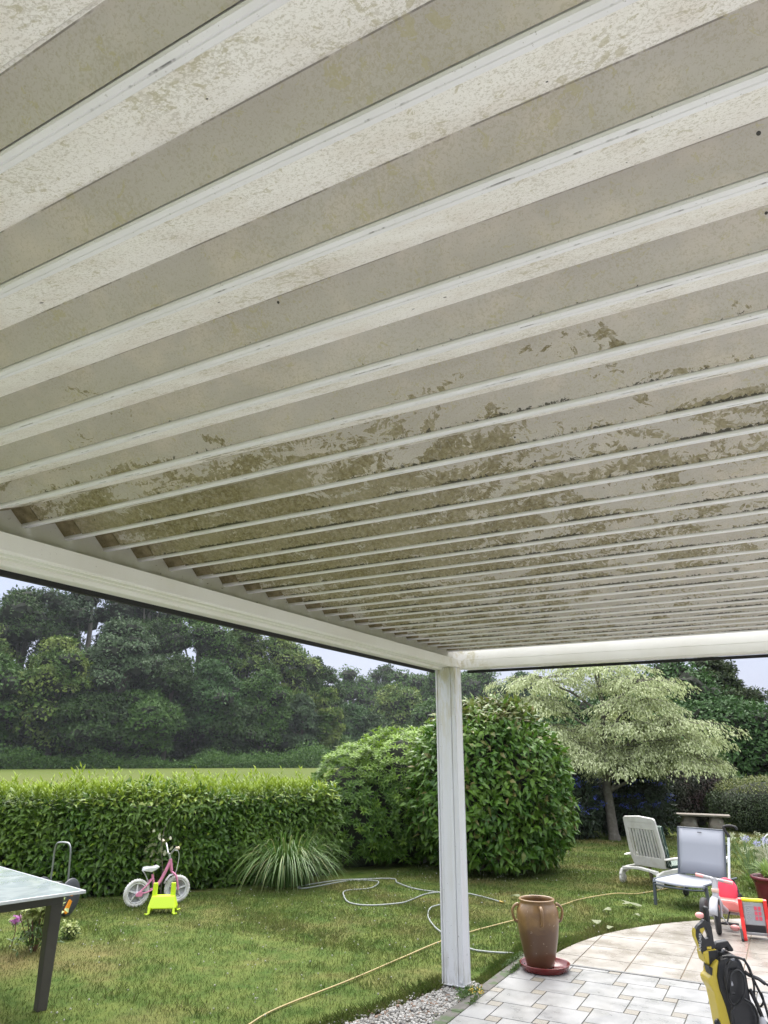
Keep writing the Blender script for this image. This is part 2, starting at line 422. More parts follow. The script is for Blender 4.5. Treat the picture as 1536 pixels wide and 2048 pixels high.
# ------------------------------------------------------------------ pergola
H = 2.4515; PT = .18765; PY0 = .4153
def alu(name, base, dark, olive):
    m = mat(name, base, .42, 0, .45); g = G(m); P = g.pos()
    sp = g.n('ShaderNodeSeparateXYZ'); g.l(P, sp.inputs[0])
    return m, g, P, sp
# underside of the blades: chalky off-white, freckled, with tide-marked patches of algae
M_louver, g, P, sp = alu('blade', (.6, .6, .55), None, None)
uvn = g.n('ShaderNodeUVMap'); uvn.uv_map = 'UVMap'; us = g.n('ShaderNodeSeparateXYZ'); g.l(uvn.outputs[0], us.inputs[0]); vv = us.outputs[1]
oi = g.n('ShaderNodeObjectInfo')
cb = g.n('ShaderNodeCombineXYZ'); g.l(g.math('MULTIPLY', oi.outputs['Random'], 40), cb.inputs[2])
va = g.n('ShaderNodeVectorMath', operation='ADD'); g.l(P, va.inputs[0]); g.l(cb.outputs[0], va.inputs[1]); PV = va.outputs[0]
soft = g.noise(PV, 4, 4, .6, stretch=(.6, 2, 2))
lit_tone = g.mix(g.rng(soft, .3, .7), (.77, .745, .705), (.85, .83, .80)); shade_tone = g.mix(g.rng(soft, .3, .7), (.405, .372, .342), (.48, .452, .425))  # light painted in: garden-facing side of each blade pale, house-facing side dark
isg = g.math('GREATER_THAN', vv, .455); c = g.mix(isg, lit_tone, shade_tone)
pink = g.noise(PV, 9, 3, .6, off=(7, 0, 0)); c = g.mix(g.rng(pink, .48, .72, 0, .45), c, (.62, .545, .47))
fr = g.noise(PV, 170, 5, .76, .5); dens = g.noise(PV, 6, 4, .65, .3, off=(2, 5, 1))
th = g.rng(dens, .30, .68, .60, .50)
frm = g.math('GREATER_THAN', fr, th); c = g.mix(g.math('MULTIPLY', frm, .40), c, (.33, .29, .20)); fr2 = g.math('GREATER_THAN', g.noise(PV, 300, 3, .7, .4, off=(4, 4, 4)), .60); c = g.mix(g.math('MULTIPLY', fr2, .38), c, (.30, .27, .18))
md = g.noise(PV, 42, 5, .72, .7, off=(9, 9, 0)); th2 = g.rng(dens, .36, .72, .67, .53)
c = g.mix(g.math('MULTIPLY', g.math('GREATER_THAN', md, th2), .55), c, (.40, .36, .21))
# algae: grows on the blades some metres out, thickest over the lawn side
yb = g.rng(sp.outputs[1], 1.0, 1.75); xb = g.rng(sp.outputs[0], 1.4, -1.6, .12, 1)
yb2 = g.rng(sp.outputs[1], 4.8, 2.2, .55, 1)
lvl = g.math('MULTIPLY', g.math('MULTIPLY', yb, xb), yb2)
al = g.noise(PV, 3.6, 5, .62, 1.6, off=(1, 2, 3), stretch=(.8, 2.2, 2.2))
lace = g.noise(PV, 21, 5, .68, 2.6)
amix = g.math('ADD', g.math('MULTIPLY', al, .60), g.math('MULTIPLY', lace, .40))
lowv = g.math('MULTIPLY', vv, .05)
thr = g.math('SUBTRACT', g.rng(lvl, 0, 1, .70, .435), lowv)
edge = g.math('SUBTRACT', amix, thr)
am = g.rng(edge, -.004, .022)
alg = g.mix(g.rng(g.noise(PV, 70, 5, .75), .38, .62), (.125, .100, .040), (.27, .235, .135)); alg = g.mix(g.rng(g.noise(PV, 5, 3, .6, off=(8, 2, 2)), .4, .65, 0, .5), alg, (.33, .295, .20))
c = g.mix(g.math('MULTIPLY', am, g.rng(g.noise(PV, 55, 4, .75, .8), .34, .52, .45, .97)), c, alg)
rimm = g.math('MULTIPLY', g.rng(edge, -.010, -.002), g.rng(edge, .001, -.001)); c = g.mix(g.math('MULTIPLY', rimm, .45), c, (.68, .64, .56))
# black mould gathered in the lower corner of the dark face, and along the crease of the nearest blades
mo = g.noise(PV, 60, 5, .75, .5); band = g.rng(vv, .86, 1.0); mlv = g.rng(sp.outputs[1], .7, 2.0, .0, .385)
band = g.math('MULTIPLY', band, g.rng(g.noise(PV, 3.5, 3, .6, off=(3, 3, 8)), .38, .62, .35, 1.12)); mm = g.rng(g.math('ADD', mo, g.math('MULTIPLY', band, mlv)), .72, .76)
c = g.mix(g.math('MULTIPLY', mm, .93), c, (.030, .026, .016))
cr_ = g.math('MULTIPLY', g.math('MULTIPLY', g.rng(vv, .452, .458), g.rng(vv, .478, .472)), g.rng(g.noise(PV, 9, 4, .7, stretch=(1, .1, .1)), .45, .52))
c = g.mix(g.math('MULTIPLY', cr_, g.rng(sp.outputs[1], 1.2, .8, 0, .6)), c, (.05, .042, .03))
# specks of dirt and small insects
vo = g.n('ShaderNodeTexVoronoi'); vo.inputs['Scale'].default_value = 12; g.l(PV, vo.inputs['Vector']); vo.inputs['Randomness'].default_value = 1
c = g.mix(g.math('LESS_THAN', vo.outputs['Distance'], g.rng(g.noise(PV, 30, 2, .5), .35, .65, .012, .048)), c, (.025, .022, .018))
g.col(c); g.bump(g.noise(PV, 180, 3, .6), .12, .002)
M_lip = mat('blade_lip', (.8, .8, .8), .3); g = G(M_lip); P = g.pos()
oi = g.n('ShaderNodeObjectInfo'); cb = g.n('ShaderNodeCombineXYZ'); g.l(g.math('MULTIPLY', oi.outputs['Random'], 40), cb.inputs[2])
va = g.n('ShaderNodeVectorMath', operation='ADD'); g.l(P, va.inputs[0]); g.l(cb.outputs[0], va.inputs[1]); PV = va.outputs[0]
uvn = g.n('ShaderNodeUVMap'); uvn.uv_map = 'UVMap'; us = g.n('ShaderNodeSeparateXYZ'); g.l(uvn.outputs[0], us.inputs[0]); vv = us.outputs[1]
c = g.mix(g.rng(g.noise(PV, 8, 4, .6), .4, .7, 0, .6), (.72, .71, .735), (.64, .63, .64))
c = g.mix(g.math('MULTIPLY', g.math('GREATER_THAN', g.noise(PV, 170, 3, .7), .68), .6), c, (.25, .23, .2))
gr = g.math('MULTIPLY', g.rng(vv, .36, .42), g.rng(vv, .60, .52)); sm_ = g.noise(PV, 11, 4, .75, .2, stretch=(1, .3, .3))
c = g.mix(g.math('MULTIPLY', gr, g.rng(sm_, .56, .62, 0, .75)), c, (.06, .055, .055)); g.col(c)
M_cap = mat('end_cap', (.2, .17, .09), .8); g = G(M_cap); P = g.pos()
c = g.mix(g.rng(g.noise(P, 30, 5, .7), .35, .65), (.13, .105, .05), (.27, .225, .13)); c = g.mix(g.rng(g.noise(P, 60, 4, .7), .58, .7, 0, .8), c, (.05, .04, .025)); g.col(c)
M_frame = mat('frame_white', (.72, .715, .69), .38); g = G(M_frame); P = g.pos()
c = g.mix(g.rng(g.noise(P, 2.5, 5, .6), .4, .7, 0, .7), (.74, .73, .70), (.66, .64, .59))
c = g.mix(g.rng(g.noise(P, 90, 3, .7), .70, .74, 0, .8), c, (.2, .17, .12))
sp = g.n('ShaderNodeSeparateXYZ'); g.l(P, sp.inputs[0])
c = g.mix(g.math('MULTIPLY', g.rng(g.noise(P, 14, 5, .7, .5), .50, .66), g.math('MULTIPLY', g.rng(sp.outputs[1], 5.0, 5.5, 0, .6), g.rng(sp.outputs[0], -2.0, -2.25))), c, (.42, .37, .17)); g.col(c)
M_gutter = dirty('gutter_grey', (.50, .49, .45), (.40, .375, .31), .5, 5, .9, spots=((.12, .1, .06), 40, .70))
M_post = mat('post_white', (.74, .745, .75), .32); g = G(M_post); P = g.pos(); sp = g.n('ShaderNodeSeparateXYZ'); g.l(P, sp.inputs[0])
c = g.mix(g.rng(g.noise(P, 5, 4, .6, stretch=(4, 4, .5)), .45, .75, 0, .5), (.68, .69, .715), (.60, .59, .55))
c = g.mix(g.math('MULTIPLY', g.rng(g.noise(P, 11, 5, .7, .4, stretch=(3, 3, .6)), .42, .60), g.rng(sp.outputs[2], 1.5, 2.3, 0, .7)), c, (.47, .42, .22))
c = g.mix(g.rng(g.noise(P, 55, 3, .6), .715, .735, 0, .9), c, (.05, .045, .04)); 
c = g.mix(g.math('MULTIPLY', g.rng(g.noise(P, 40, 4, .7, stretch=(1, 1, .15)), .5, .6), g.rng(sp.outputs[2], .35, .05, 0, .45)), c, (.30, .29, .22)); g.col(c)
M_black_seal = mat('seal_black', (.008, .008, .01), .7)

perg = thing('pergola', 'white aluminium pergola with algae stained louvered roof over the terrace', 'pergola', (0, 0, 0))
def uvprofile(name, prof, vvals, x0, x1, m, parent, segs=60, smooth=False):
    n = len(prof); V = []; F = []; UV = []
    xs = [x0 + (x1 - x0) * i / segs for i in range(segs + 1)]
    for x in xs:
        for y, z in prof: V.append((x, y, z))
    for i in range(segs):
        for k in range(n - 1):
            F.append((i*n+k, (i+1)*n+k, (i+1)*n+k+1, i*n+k+1)); UV.append(((xs[i], vvals[k]), (xs[i+1], vvals[k]), (xs[i+1], vvals[k+1]), (xs[i], vvals[k+1])))
    me = bpy.data.meshes.new(name); me.from_pydata(V, [], F); me.update()
    uv = me.uv_layers.new(name='UVMap'); uv.data.foreach_set('uv', [c for f in UV for p in f for c in p])
    me.materials.append(m); me.polygons.foreach_set('use_smooth', [smooth] * len(F)); return me
LX0, LX1 = -2.392, .62
# profile from this blade's lip to the next blade's lip: pale face rises away, small bevel, dark face drops to the next lip, then back over the top
bl_prof = [(.0225, -.001), (.122, .0405), (.1265, .0475), (.1310, .0500), (.1335, .0485), (.1855, -.0005 + .003), (.1905, .012), (.145, .066), (.120, .064), (.018, .018), (.0225, -.001)]
bl_v = [.02, .40, .435, .45, .475, 1.0, .2, .2, .2, .2, .2]
lip_prof = [(.0015, .010), (-.0004, .0005), (.0012, -.0045), (.0085, -.0062), (.0098, -.0044), (.0112, -.0044), (.0125, -.0060), (.0205, -.0052), (.0232, -.0015), (.0228, .0045), (.012, .012), (.0015, .010)]
lip_v = [0, .05, .15, .36, .42, .52, .58, .8, .95, .9, .9, .9]
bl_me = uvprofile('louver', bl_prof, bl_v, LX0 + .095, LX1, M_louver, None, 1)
lip_me = uvprofile('lip', lip_prof, lip_v, LX0 - .0115, LX1, M_lip, None, 1, False)
cap_prof = [(.030, .0045), (.122, .043), (.131, .052), (.1845, .006), (.1895, .014), (.145, .068), (.120, .066), (.030, .02), (.030, .0045)]
cap_me = uvprofile('end_cap', cap_prof, [0]*9, LX0 - .011, LX0 + .089, M_cap, None, 1)
def sub(name, me, parent, loc=(0, 0, 0)):
    o = bpy.data.objects.new(name, me); COL.objects.link(o); o.parent = parent; o.location = loc; return o
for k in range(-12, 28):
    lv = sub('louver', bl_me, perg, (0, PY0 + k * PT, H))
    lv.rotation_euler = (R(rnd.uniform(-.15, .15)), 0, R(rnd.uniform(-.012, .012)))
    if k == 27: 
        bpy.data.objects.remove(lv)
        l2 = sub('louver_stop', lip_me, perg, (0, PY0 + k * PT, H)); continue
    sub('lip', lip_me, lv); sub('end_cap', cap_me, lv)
# side beam along the garden side: outline in x,z
Y_A, Y_B = -2.0, 5.62
sb = [(-2.330, 2.386), (-2.333, 2.325), (-2.336, 2.3205), (-2.344, 2.3205), (-2.345, 2.317), (-2.352, 2.317), (-2.353, 2.3205), (-2.395, 2.3195), (-2.396, 2.3165), (-2.401, 2.3165), (-2.402, 2.3195), (-2.444, 2.3185),
      (-2.446, 2.3045), (-2.450, 2.3005), (-2.505, 2.2985), (-2.512, 2.302), (-2.512, 2.62), (-2.43, 2.62), (-2.425, 2.40), (-2.345, 2.386)]
MB().prism([(x, z) for x, z in sb], Y_A, 5.458, 'y').build('side_beam', M_frame, perg)
sidebeam = perg.children[-1]
MB().prism([(-2.404, 2.395), (-2.404, 2.600), (-2.42, 2.600), (-2.42, 2.395)], Y_A, 5.606, 'y').build('gutter_wall', M_gutter, perg)
MB().box((-2.534, Y_A, 2.279), (-2.5135, 5.46, 2.305)).build('seal_strip', M_black_seal, perg)
# corner piece over the post
MB().prism([(-2.3305, 2.386), (-2.3315, 2.321), (-2.5135, 2.3175), (-2.5135, 2.62), (-2.43, 2.62), (-2.427, 2.40), (-2.345, 2.386)], 5.4582, 5.5985, 'y').build('corner_block', M_frame, perg, bevel=.0015)
MB().box((-2.50, 5.5995, 2.32), (-2.3285, 5.718, 2.64)).build('corner_fill', M_frame, perg)
# back beam: outline in y,z
bb = [(5.600, 2.470), (5.600, 2.3845), (5.6025, 2.3835), (5.6025, 2.3805), (5.600, 2.3795), (5.600, 2.322), (5.604, 2.3175), (5.640, 2.3165), (5.642, 2.3130), (5.650, 2.3130), (5.652, 2.3155), (5.715, 2.3135), (5.718, 2.317), (5.718, 2.64), (5.61, 2.64)]
MB().prism(bb, -2.328, .8, 'x').build('back_beam', M_frame, perg)
MB().box((-2.325, 5.7195, 2.290), (.8, 5.735, 2.312)).build('seal_strip', M_black_seal, perg)
# post: outline in x,y, recessed panel on the face towards the house
x0, x1, y0, y1 = -2.510, -2.334, 5.4635, 5.5925
pp = [(x0, y0), (x0+.010, y0), (x0+.012, y0+.010), (x0+.019, y0+.010), (x0+.021, y0+.002), (x0+.034, y0+.002), (x0+.0355, y0+.005), (x0+.113, y0+.005), (x0+.118, y0+.001), (x0+.130, y0+.001),
      (x0+.132, y0+.009), (x0+.138, y0+.009), (x0+.140, y0-.001), (x1-.004, y0-.001), (x1, y0+.003), (x1, y1-.016), (x1-.004, y1-.014), (x1-.004, y1-.010), (x1, y1-.008), (x1, y1), (x0, y1)]
MB().prism(pp, .035, 2.3165, 'z').build('post', M_post, perg); post = perg.children[-1]
MB().box((x0-.001, y0-.0035, .033), (x1+.002, y1+.002, .0415)).build('foot_plate', M_post, post, bevel=.002)
MB().box((x0+.02, y0+.02, .0), (x1-.02, y1-.02, .034)).build('anchor', M_black_seal, post)
MB().ball((x1-.022, y0-.003, .062), .009, 8, (1, .6, 1.3)).build('screw_cap', M_post, post)
# ------------------------------------------------------------------ lawn blades and small things in the grass
def in_lawn(x, y):
    ok = (y > 2.6) & (y < 22) & (x < 3) & (x > -9.5)
    ok &= ~((x > -2.262) & (y < 6.45)); ok &= ~((x > -2.05) & (y < 6.5))
    ok &= np.hypot(x - AC[0], y - AC[1]) > AR + .004
    xl = -2.50 - np.maximum(0, 5.35 - y) * .27
    ok &= ~((x > xl - .01) & (y < 5.64) & (x < -2.2))
    # hedge foot line
    hx = -6.25 - np.maximum(0, 7.6 - y) * 1.05; ok &= (x > hx)
    ok &= ~((y > 8.3) & (x < -5.55 + (y - 8.3) * .12) & (y < 12))
    return ok
def blades(n, ymin, ymax, hmin, hmax, wd, xmin=-9.5, xmax=2.5, power=1.0, filt=None):
    y = ymin + (ymax - ymin) * rng.random(n) ** power; x = rng.uniform(xmin, xmax, n)
    ok = in_lawn(x, y) & (np.arctan2(-x, y) < YAW + R(31)) & (np.arctan2(-x, y) > YAW - R(31))
    if filt is not None: ok &= filt(x, y)
    x, y = x[ok], y[ok]; n = len(x)
    cl = lump(np.stack([x, y, 0*x], 1), 2.6, 1, 5) * .5 + .5
    h = rng.uniform(hmin, hmax, n) * np.clip(.55 + .7 * cl, .35, 1.6)
    a = rng.uniform(0, 6.28, n); lean = rng.uniform(.25, .95, n)
    tip = np.stack([x + np.cos(a)*h*lean, y + np.sin(a)*h*lean, h * (1 - .35*lean)], 1)
    s = np.stack([-np.sin(a), np.cos(a), 0*a], 1) * (wd / 2)
    b = np.stack([x, y, np.zeros(n)], 1); mid = b*.45 + tip*.55; mid[:, 2] += h*.1
    V = np.stack([b - s, b + s, mid + s*.7, tip, mid - s*.7], 1).reshape(-1, 3)
    F = (np.arange(n)[:, None]*5) + np.array([[0, 1, 2, 3, 4]])
    return V, F, np.repeat(rng.random(n), 5), np.zeros(n*5)
gp = [blades(170000, 2.6, 8.5, .012, .038, .0040), blades(150000, 6, 13, .016, .042, .0065), blades(60000, 11, 22, .03, .06, .011)]
# longer tufts along kerb, round terrace and hedge
def near_arc(x, y): d = np.hypot(x - AC[0], y - AC[1]) - AR; return (d < .16 + .1*np.sin(x*9)) & (d > 0)
def near_kerb(x, y): return (x < -2.25) & (x > -2.38) & (y > 5.6) & (y < 6.9)
def near_gravel(x, y): xl = -2.50 - np.maximum(0, 5.35 - y) * .27; return (x > xl - .16) & (x < xl + .0) & (y < 5.7)
gp += [blades(50000, 6.4, 10, .035, .085, .007, -2.3, 1.5, filt=near_arc), blades(4000, 5.6, 6.9, .03, .08, .005, -2.4, -2.2, filt=near_kerb), blades(22000, 3.6, 5.7, .03, .09, .0045, -3.4, -2.3, filt=near_gravel)]
def tufts(x, y): return lump(np.stack([x, y, 0*x], 1), 5.5, 1, 21) > .62
gp += [blades(70000, 2.8, 11, .03, .075, .006, filt=tufts)]
o = foliage('grass', gp, M_blade); tag(o, 'rough mown lawn grass with tufts and dry patches', 'grass', kind='stuff')
# clover heads and daisies
n = 1700; y = 3 + 15 * rng.random(n) ** 1.2; x = rng.uniform(-8, 1.5, n); ok = in_lawn(x, y) & (lump(np.stack([x, y, 0*x], 1), 1.2, 1, 3) > -.25); x, y = x[ok], y[ok]; n = len(x)
iv0, if0 = ico((0, 0, 0), (1, 1, 1), 0)
r_ = rng.uniform(.004, .0075, n)
V = (iv0[None] * r_[:, None, None] + np.stack([x, y, rng.uniform(.03, .06, n)], 1)[:, None]).reshape(-1, 3)
o = np_mesh('clover_flowers', V, (if0[None] + np.arange(n)[:, None, None]*12).reshape(-1, 3), mat('clover_white', (.30, .30, .25), .8))
tag(o, 'tiny white clover heads dotted over the lawn', 'clover', kind='stuff')

# ------------------------------------------------------------------ hedge
M_laurel = leafmat('laurel_leaf', (.027, .072, .007), (.068, .140, .013), (.26, .34, .032), rough=.42, trans=.2, spec=.28, patch=((.085, .15, .020), 1.6))
M_core = dirty('inner_twigs', (.012, .016, .007), (.022, .026, .012), .95, 9, .9)
def shell_leaves(P, Nn, L, W, droop=.5, up=.0, jit=.5, young=None, spread=.6, **k):
    n = len(P); D = nrm(Nn * .55 + rand_dir(n) * spread + np.array([0, 0, -droop + up]))
    Nf = nrm(Nn * .9 + np.array([0, 0, .7]) + rand_dir(n) * jit)
    return leaves(P, D, Nf, L, W, young=young, **k)
hp = [(-11.6, 3.4), (-9.1, 5.35), (-7.45, 6.55), (-6.75, 7.35), (-6.25, 8.35), (-5.85, 9.3)]    # foot line of the hedge, seen from the garden
hp = [np.array(p) for p in hp]; seg = [np.linalg.norm(hp[i+1] - hp[i]) for i in range(len(hp)-1)]; tot = sum(seg)
def along(t):
    out = np.zeros((len(t), 2)); nn = np.zeros((len(t), 2)); acc = 0
    for i, L in enumerate(seg):
        mk = (t >= acc) & (t <= acc + L + 1e-6); d = (hp[i+1] - hp[i]) / L
        out[mk] = hp[i] + np.outer(t[mk] - acc, d); nn[mk] = (d[1], -d[0]); acc += L
    return out, nn
def hedge_pts(n):
    t = rng.uniform(0, tot, n); p, nn = along(t); u = rng.random(n)
    HT = 1.11; dep = 1.0
    face = u < .60
    z = np.where(face, rng.random(n) ** .9 * (HT - .06) + .05, HT)
    back = np.where(face, 0, rng.random(n) * dep)
    rnd_ = np.clip((z - (HT - .18)) / .18, 0, 1)
    back = np.where(face, back + .10 * rnd_**2, back)
    z = np.where(~face, HT - .10 * np.clip(1 - back / .15, 0, 1)**2, z)
    N3 = np.where(face[:, None], np.stack([nn[:, 0], nn[:, 1], .15 + rnd_*.8], 1), np.stack([nn[:, 0]*.15, nn[:, 1]*.15, np.ones(n)], 1))
    P = np.stack([p[:, 0] - nn[:, 0]*back, p[:, 1] - nn[:, 1]*back, z], 1); N3 = nrm(N3)
    bulge = lump(P, 2.4, .07, 1) + lump(P, 6.5, .045, 2) + rng.uniform(-.12, .04, n)
    low = np.clip((.35 - P[:, 2]) / .35, 0, 1) * .16
    return P + N3 * (bulge - low)[:, None], N3
P, N3 = hedge_pts(30000)
hd = thing('laurel_hedge', 'long clipped laurel hedge with glossy leaves and yellow-green shoots along its top', 'hedge', (-7.5, 6.8, 0))
def kid(o, parent):
    o.parent = parent; o.matrix_parent_inverse = Matrix.Translation(-parent.location) if parent.rotation_euler.z == 0 else parent.matrix_world.inverted(); return o
yv = np.where((P[:, 2] > 1.02) & (rng.random(len(P)) < .5), rng.uniform(.2, .8, len(P)), np.where(rng.random(len(P)) < .06, rng.uniform(.1, .5, len(P)), 0))
parts = [shell_leaves(P, N3, rng.uniform(.075, .135, len(P)), rng.uniform(.030, .048, len(P)), .35, young=yv)]
# upright shoots
ns = 800; t = rng.uniform(0, tot, ns); p, nn = along(t); bk = rng.uniform(-.02, .95, ns)
hgt = rng.uniform(.06, .17, ns) + np.where(rng.random(ns) < .22, rng.uniform(.05, .2, ns), 0)
# taller tufts of shoots stand at intervals
hgt += .16 * np.clip(np.sin(t * 2.9) + np.sin(t * 6.7 + 1) - .6, 0, 1) * rng.random(ns)
base = np.stack([p[:, 0] - nn[:, 0]*bk, p[:, 1] - nn[:, 1]*bk, np.full(ns, 1.06)], 1)
lean = np.stack([rng.normal(0, .16, ns), rng.normal(0, .16, ns), np.ones(ns)], 1); lean = nrm(lean)
SP = []; SD = []; SY = []
for k in range(13):
    f = (k + .5) / 13; a = k * 2.4 + rng.random(ns)
    SP.append(base + lean * (hgt * f + .02)[:, None]); SD.append(nrm(np.stack([np.cos(a)*.75, np.sin(a)*.75, np.full(ns, .55 + f)], 1))); SY.append(np.full(ns, .35 + .6*f) * rng.uniform(.7, 1, ns))
SP = np.concatenate(SP); SD = np.concatenate(SD); SY = np.concatenate(SY); n = len(SP)
parts.append(leaves(SP, SD, np.tile([0, 0, 1.], (n, 1)) + rand_dir(n)*.5, rng.uniform(.06, .105, n), rng.uniform(.020, .032, n), young=SY))
kid(foliage('foliage', parts, M_laurel), hd)
mb = MB(); 
for i in range(len(hp)-1):
    a, b = hp[i], hp[i+1]; d = (b-a)/np.linalg.norm(b-a); nv = np.array((d[1], -d[0]))
    q = [a - nv*.20, b - nv*.20, b - nv*.95, a - nv*.95]
    mb.prism([tuple(v) for v in q], 0.0, .94, 'z')
kid(mb.build('branches', M_core), hd)
# small oak seedling pushing out of the hedge above the pink bicycle
M_oak = leafmat('oak_leaf', (.055, .070, .014), (.115, .11, .026), None, .5, .15)
sp_ = thing('oak_sapling', 'small oak sapling with yellow-brown lobed leaves poking from the hedge above the pink bicycle', 'sapling', (-6.62, 6.66, 0))
def oakleaf(M, L):
    o = [(0, 0), (.10, .10), (.22, .09), (.34, .22), (.46, .13), (.58, .25), (.70, .14), (.84, .17), (1, 0)]
    o = o + [(x, -y) for x, y in o[-2:0:-1]]
    return [M @ Vector((x*L, y*L, 0)) for x, y in o]
mb = MB(); cen = Vector((0, 0, .60))
for i in range(46):
    d = Vector(rand_dir(1)[0]); d.z *= 1.1
    p = Vector((rnd.gauss(0, .10), rnd.gauss(-.05, .06), .62 + rnd.gauss(0, .13)))
    M = Matrix.Translation(p) @ Vector((rnd.gauss(0, 1), -1, rnd.gauss(-.6, .6))).to_track_quat('X', 'Z').to_matrix().to_4x4() @ Matrix.Rotation(rnd.gauss(0, .9), 4, 'X')
    vs_ = oakleaf(M, rnd.uniform(.06, .10)); mb.add(vs_, [tuple(range(len(vs_)))])
mb.build('foliage', M_oak, sp_)
MB().tube([(0, .05, .0), (.02, .02, .35), (0, -.02, .62), (.06, -.05, .80), (.14, -.05, .92)], [.007, .006, .005, .004, .002], 6).build('stem', M_bark, sp_)

# ------------------------------------------------------------------ shrubs
def ellip_shell(n, c, r, amp=.12, sc=2.5, seed=1, zmin=None, thick=.12, cut=None):
    d = rand_dir(n); c = np.array(c); r = np.array(r)
    if cut is not None: d[:, 2] = np.where(d[:, 2] < cut, -d[:, 2]*rng.random(n), d[:, 2]); d = nrm(d)
    k = 1 + lump(d * r, sc, amp, seed) + rng.uniform(-thick, thick*.35, n)
    P = c + d * r * k[:, None]; N = nrm(d / r)
    if zmin is not None: ok = P[:, 2] > zmin; P, N = P[ok], N[ok]
    return P, N
def core_blob(name, c, r, m, parent, sub_=3, amp=.1, seed=1):
    v, f = ico((0, 0, 0), (1, 1, 1), sub_); k = 1 + lump(v * np.array(r), 2.5, amp, seed)
    o = np_mesh(name, v * np.array(r) * k[:, None] + np.array(c), f, m, None, smooth=True); return kid(o, parent)
def stems(parent, pts_list, m=None):
    mb = MB()
    for pts, r in pts_list: mb.tube(pts, r, 7)
    return kid(mb.build('trunk', m or M_bark), parent)
# big round broad-leaved shrub right of the post
M_mag = leafmat('camellia_leaf', (.024, .074, .009), (.074, .155, .018), (.18, .14, .055), rough=.42, trans=.2, spec=.28, patch=((.10, .18, .022), 3.2))
mg = thing('round_shrub', 'large dome shaped shrub with big pointed leaves standing just behind the pergola post', 'shrub', (-3.86, 10.98, 0))
c0 = (-4.14, 10.86, 1.14); r0 = (1.15, 1.16, 1.33)
P, Nn = ellip_shell(14500, c0, r0, .07, 2.2, 4, .16, .13)
# fuller towards the foot, narrower towards the top
fz = np.interp(P[:, 2], [0, .6, 1.4, 2.4], [1.10, 1.08, 1.0, .93]); P[:, 0] = c0[0] + (P[:, 0]-c0[0])*fz; P[:, 1] = c0[1] + (P[:, 1]-c0[1])*fz
yv = np.where(rng.random(len(P)) < .07, rng.uniform(.4, 1, len(P)), 0) + np.where(P[:, 2] > 2.1, rng.uniform(0, .6, len(P)), 0)
kid(foliage('foliage', [shell_leaves(P, Nn, rng.uniform(.10, .175, len(P)), rng.uniform(.045, .070, len(P)), .38, young=np.clip(yv, 0, 1), spread=.85, jit=.8)], M_mag), mg)
core_blob('branches', (c0[0], c0[1], 1.15), (.93, .95, 1.02), M_core, mg, 3, .05)
stems(mg, [([(c0[0]+a, c0[1]+b, 0), (c0[0]+a*1.6, c0[1]+b*1.6, .6)], [.05, .04]) for a, b in ((0, 0), (.12, -.1), (-.13, -.05), (.02, .12))])
# rhododendron: rosettes of narrow leaves, bright new growth on top
M_rho = leafmat('rhododendron_leaf', (.028, .072, .008), (.068, .135, .014), (.21, .33, .036), rough=.45, trans=.22, spec=.25)
def rosettes(P, Nn, k, L, W, young):
    n = len(P); A = []; D = []; Y = []; NN = []
    u = nrm(np.cross(Nn, rand_dir(n))); v = np.cross(Nn, u)
    for i in range(k):
        a = i * 2.4 + rng.random(n)*.5; el_ = .35 + .5*(i / k)
        A.append(P + Nn * (.02 * i / k)); D.append((u*np.cos(a)[:, None] + v*np.sin(a)[:, None]) + Nn*el_*1.1 + [0, 0, .15]); NN.append(Nn + 0); Y.append(np.clip(young * (1 if i > k//2 else .75), 0, 1))
    A = np.concatenate(A); m_ = len(A)
    return leaves(A, np.concatenate(D), np.concatenate(NN), rng.uniform(*L, m_), rng.uniform(*W, m_), young=np.concatenate(Y), curl=.25)
rh = thing('rhododendron', 'bright green rhododendron mound with fresh pale leaves between the hedge and the post', 'shrub', (-5.9, 10.75, 0))
ps = []
for c, r, nr_, sd_ in [((-6.2, 10.35, .70), (.82, .95, .98), 1400, 3), ((-5.65, 10.95, .92), (1.05, 1.0, 1.14), 1900, 4), ((-5.05, 11.6, 1.1), (.8, .8, 1.12), 1000, 6)]:
    P, Nn = ellip_shell(nr_, c, r, .09, 2.6, sd_, .12, .10)
    yv = np.clip((P[:, 2] - 1.15) / .6, 0, 1) * rng.uniform(.4, 1, len(P)) + (rng.random(len(P)) < .12)*.35
    ps.append(rosettes(P, nrm(Nn + [0, 0, .35]), 9, (.07, .115), (.022, .032), yv))
kid(foliage('foliage', ps, M_rho), rh)
for c, r in [((-6.2, 10.35, .66), (.68, .78, .80)), ((-5.65, 10.95, .86), (.88, .84, .95)), ((-5.05, 11.6, 1.0), (.66, .66, .95))]: core_blob('branches', c, r, M_core, rh, 2, .06)
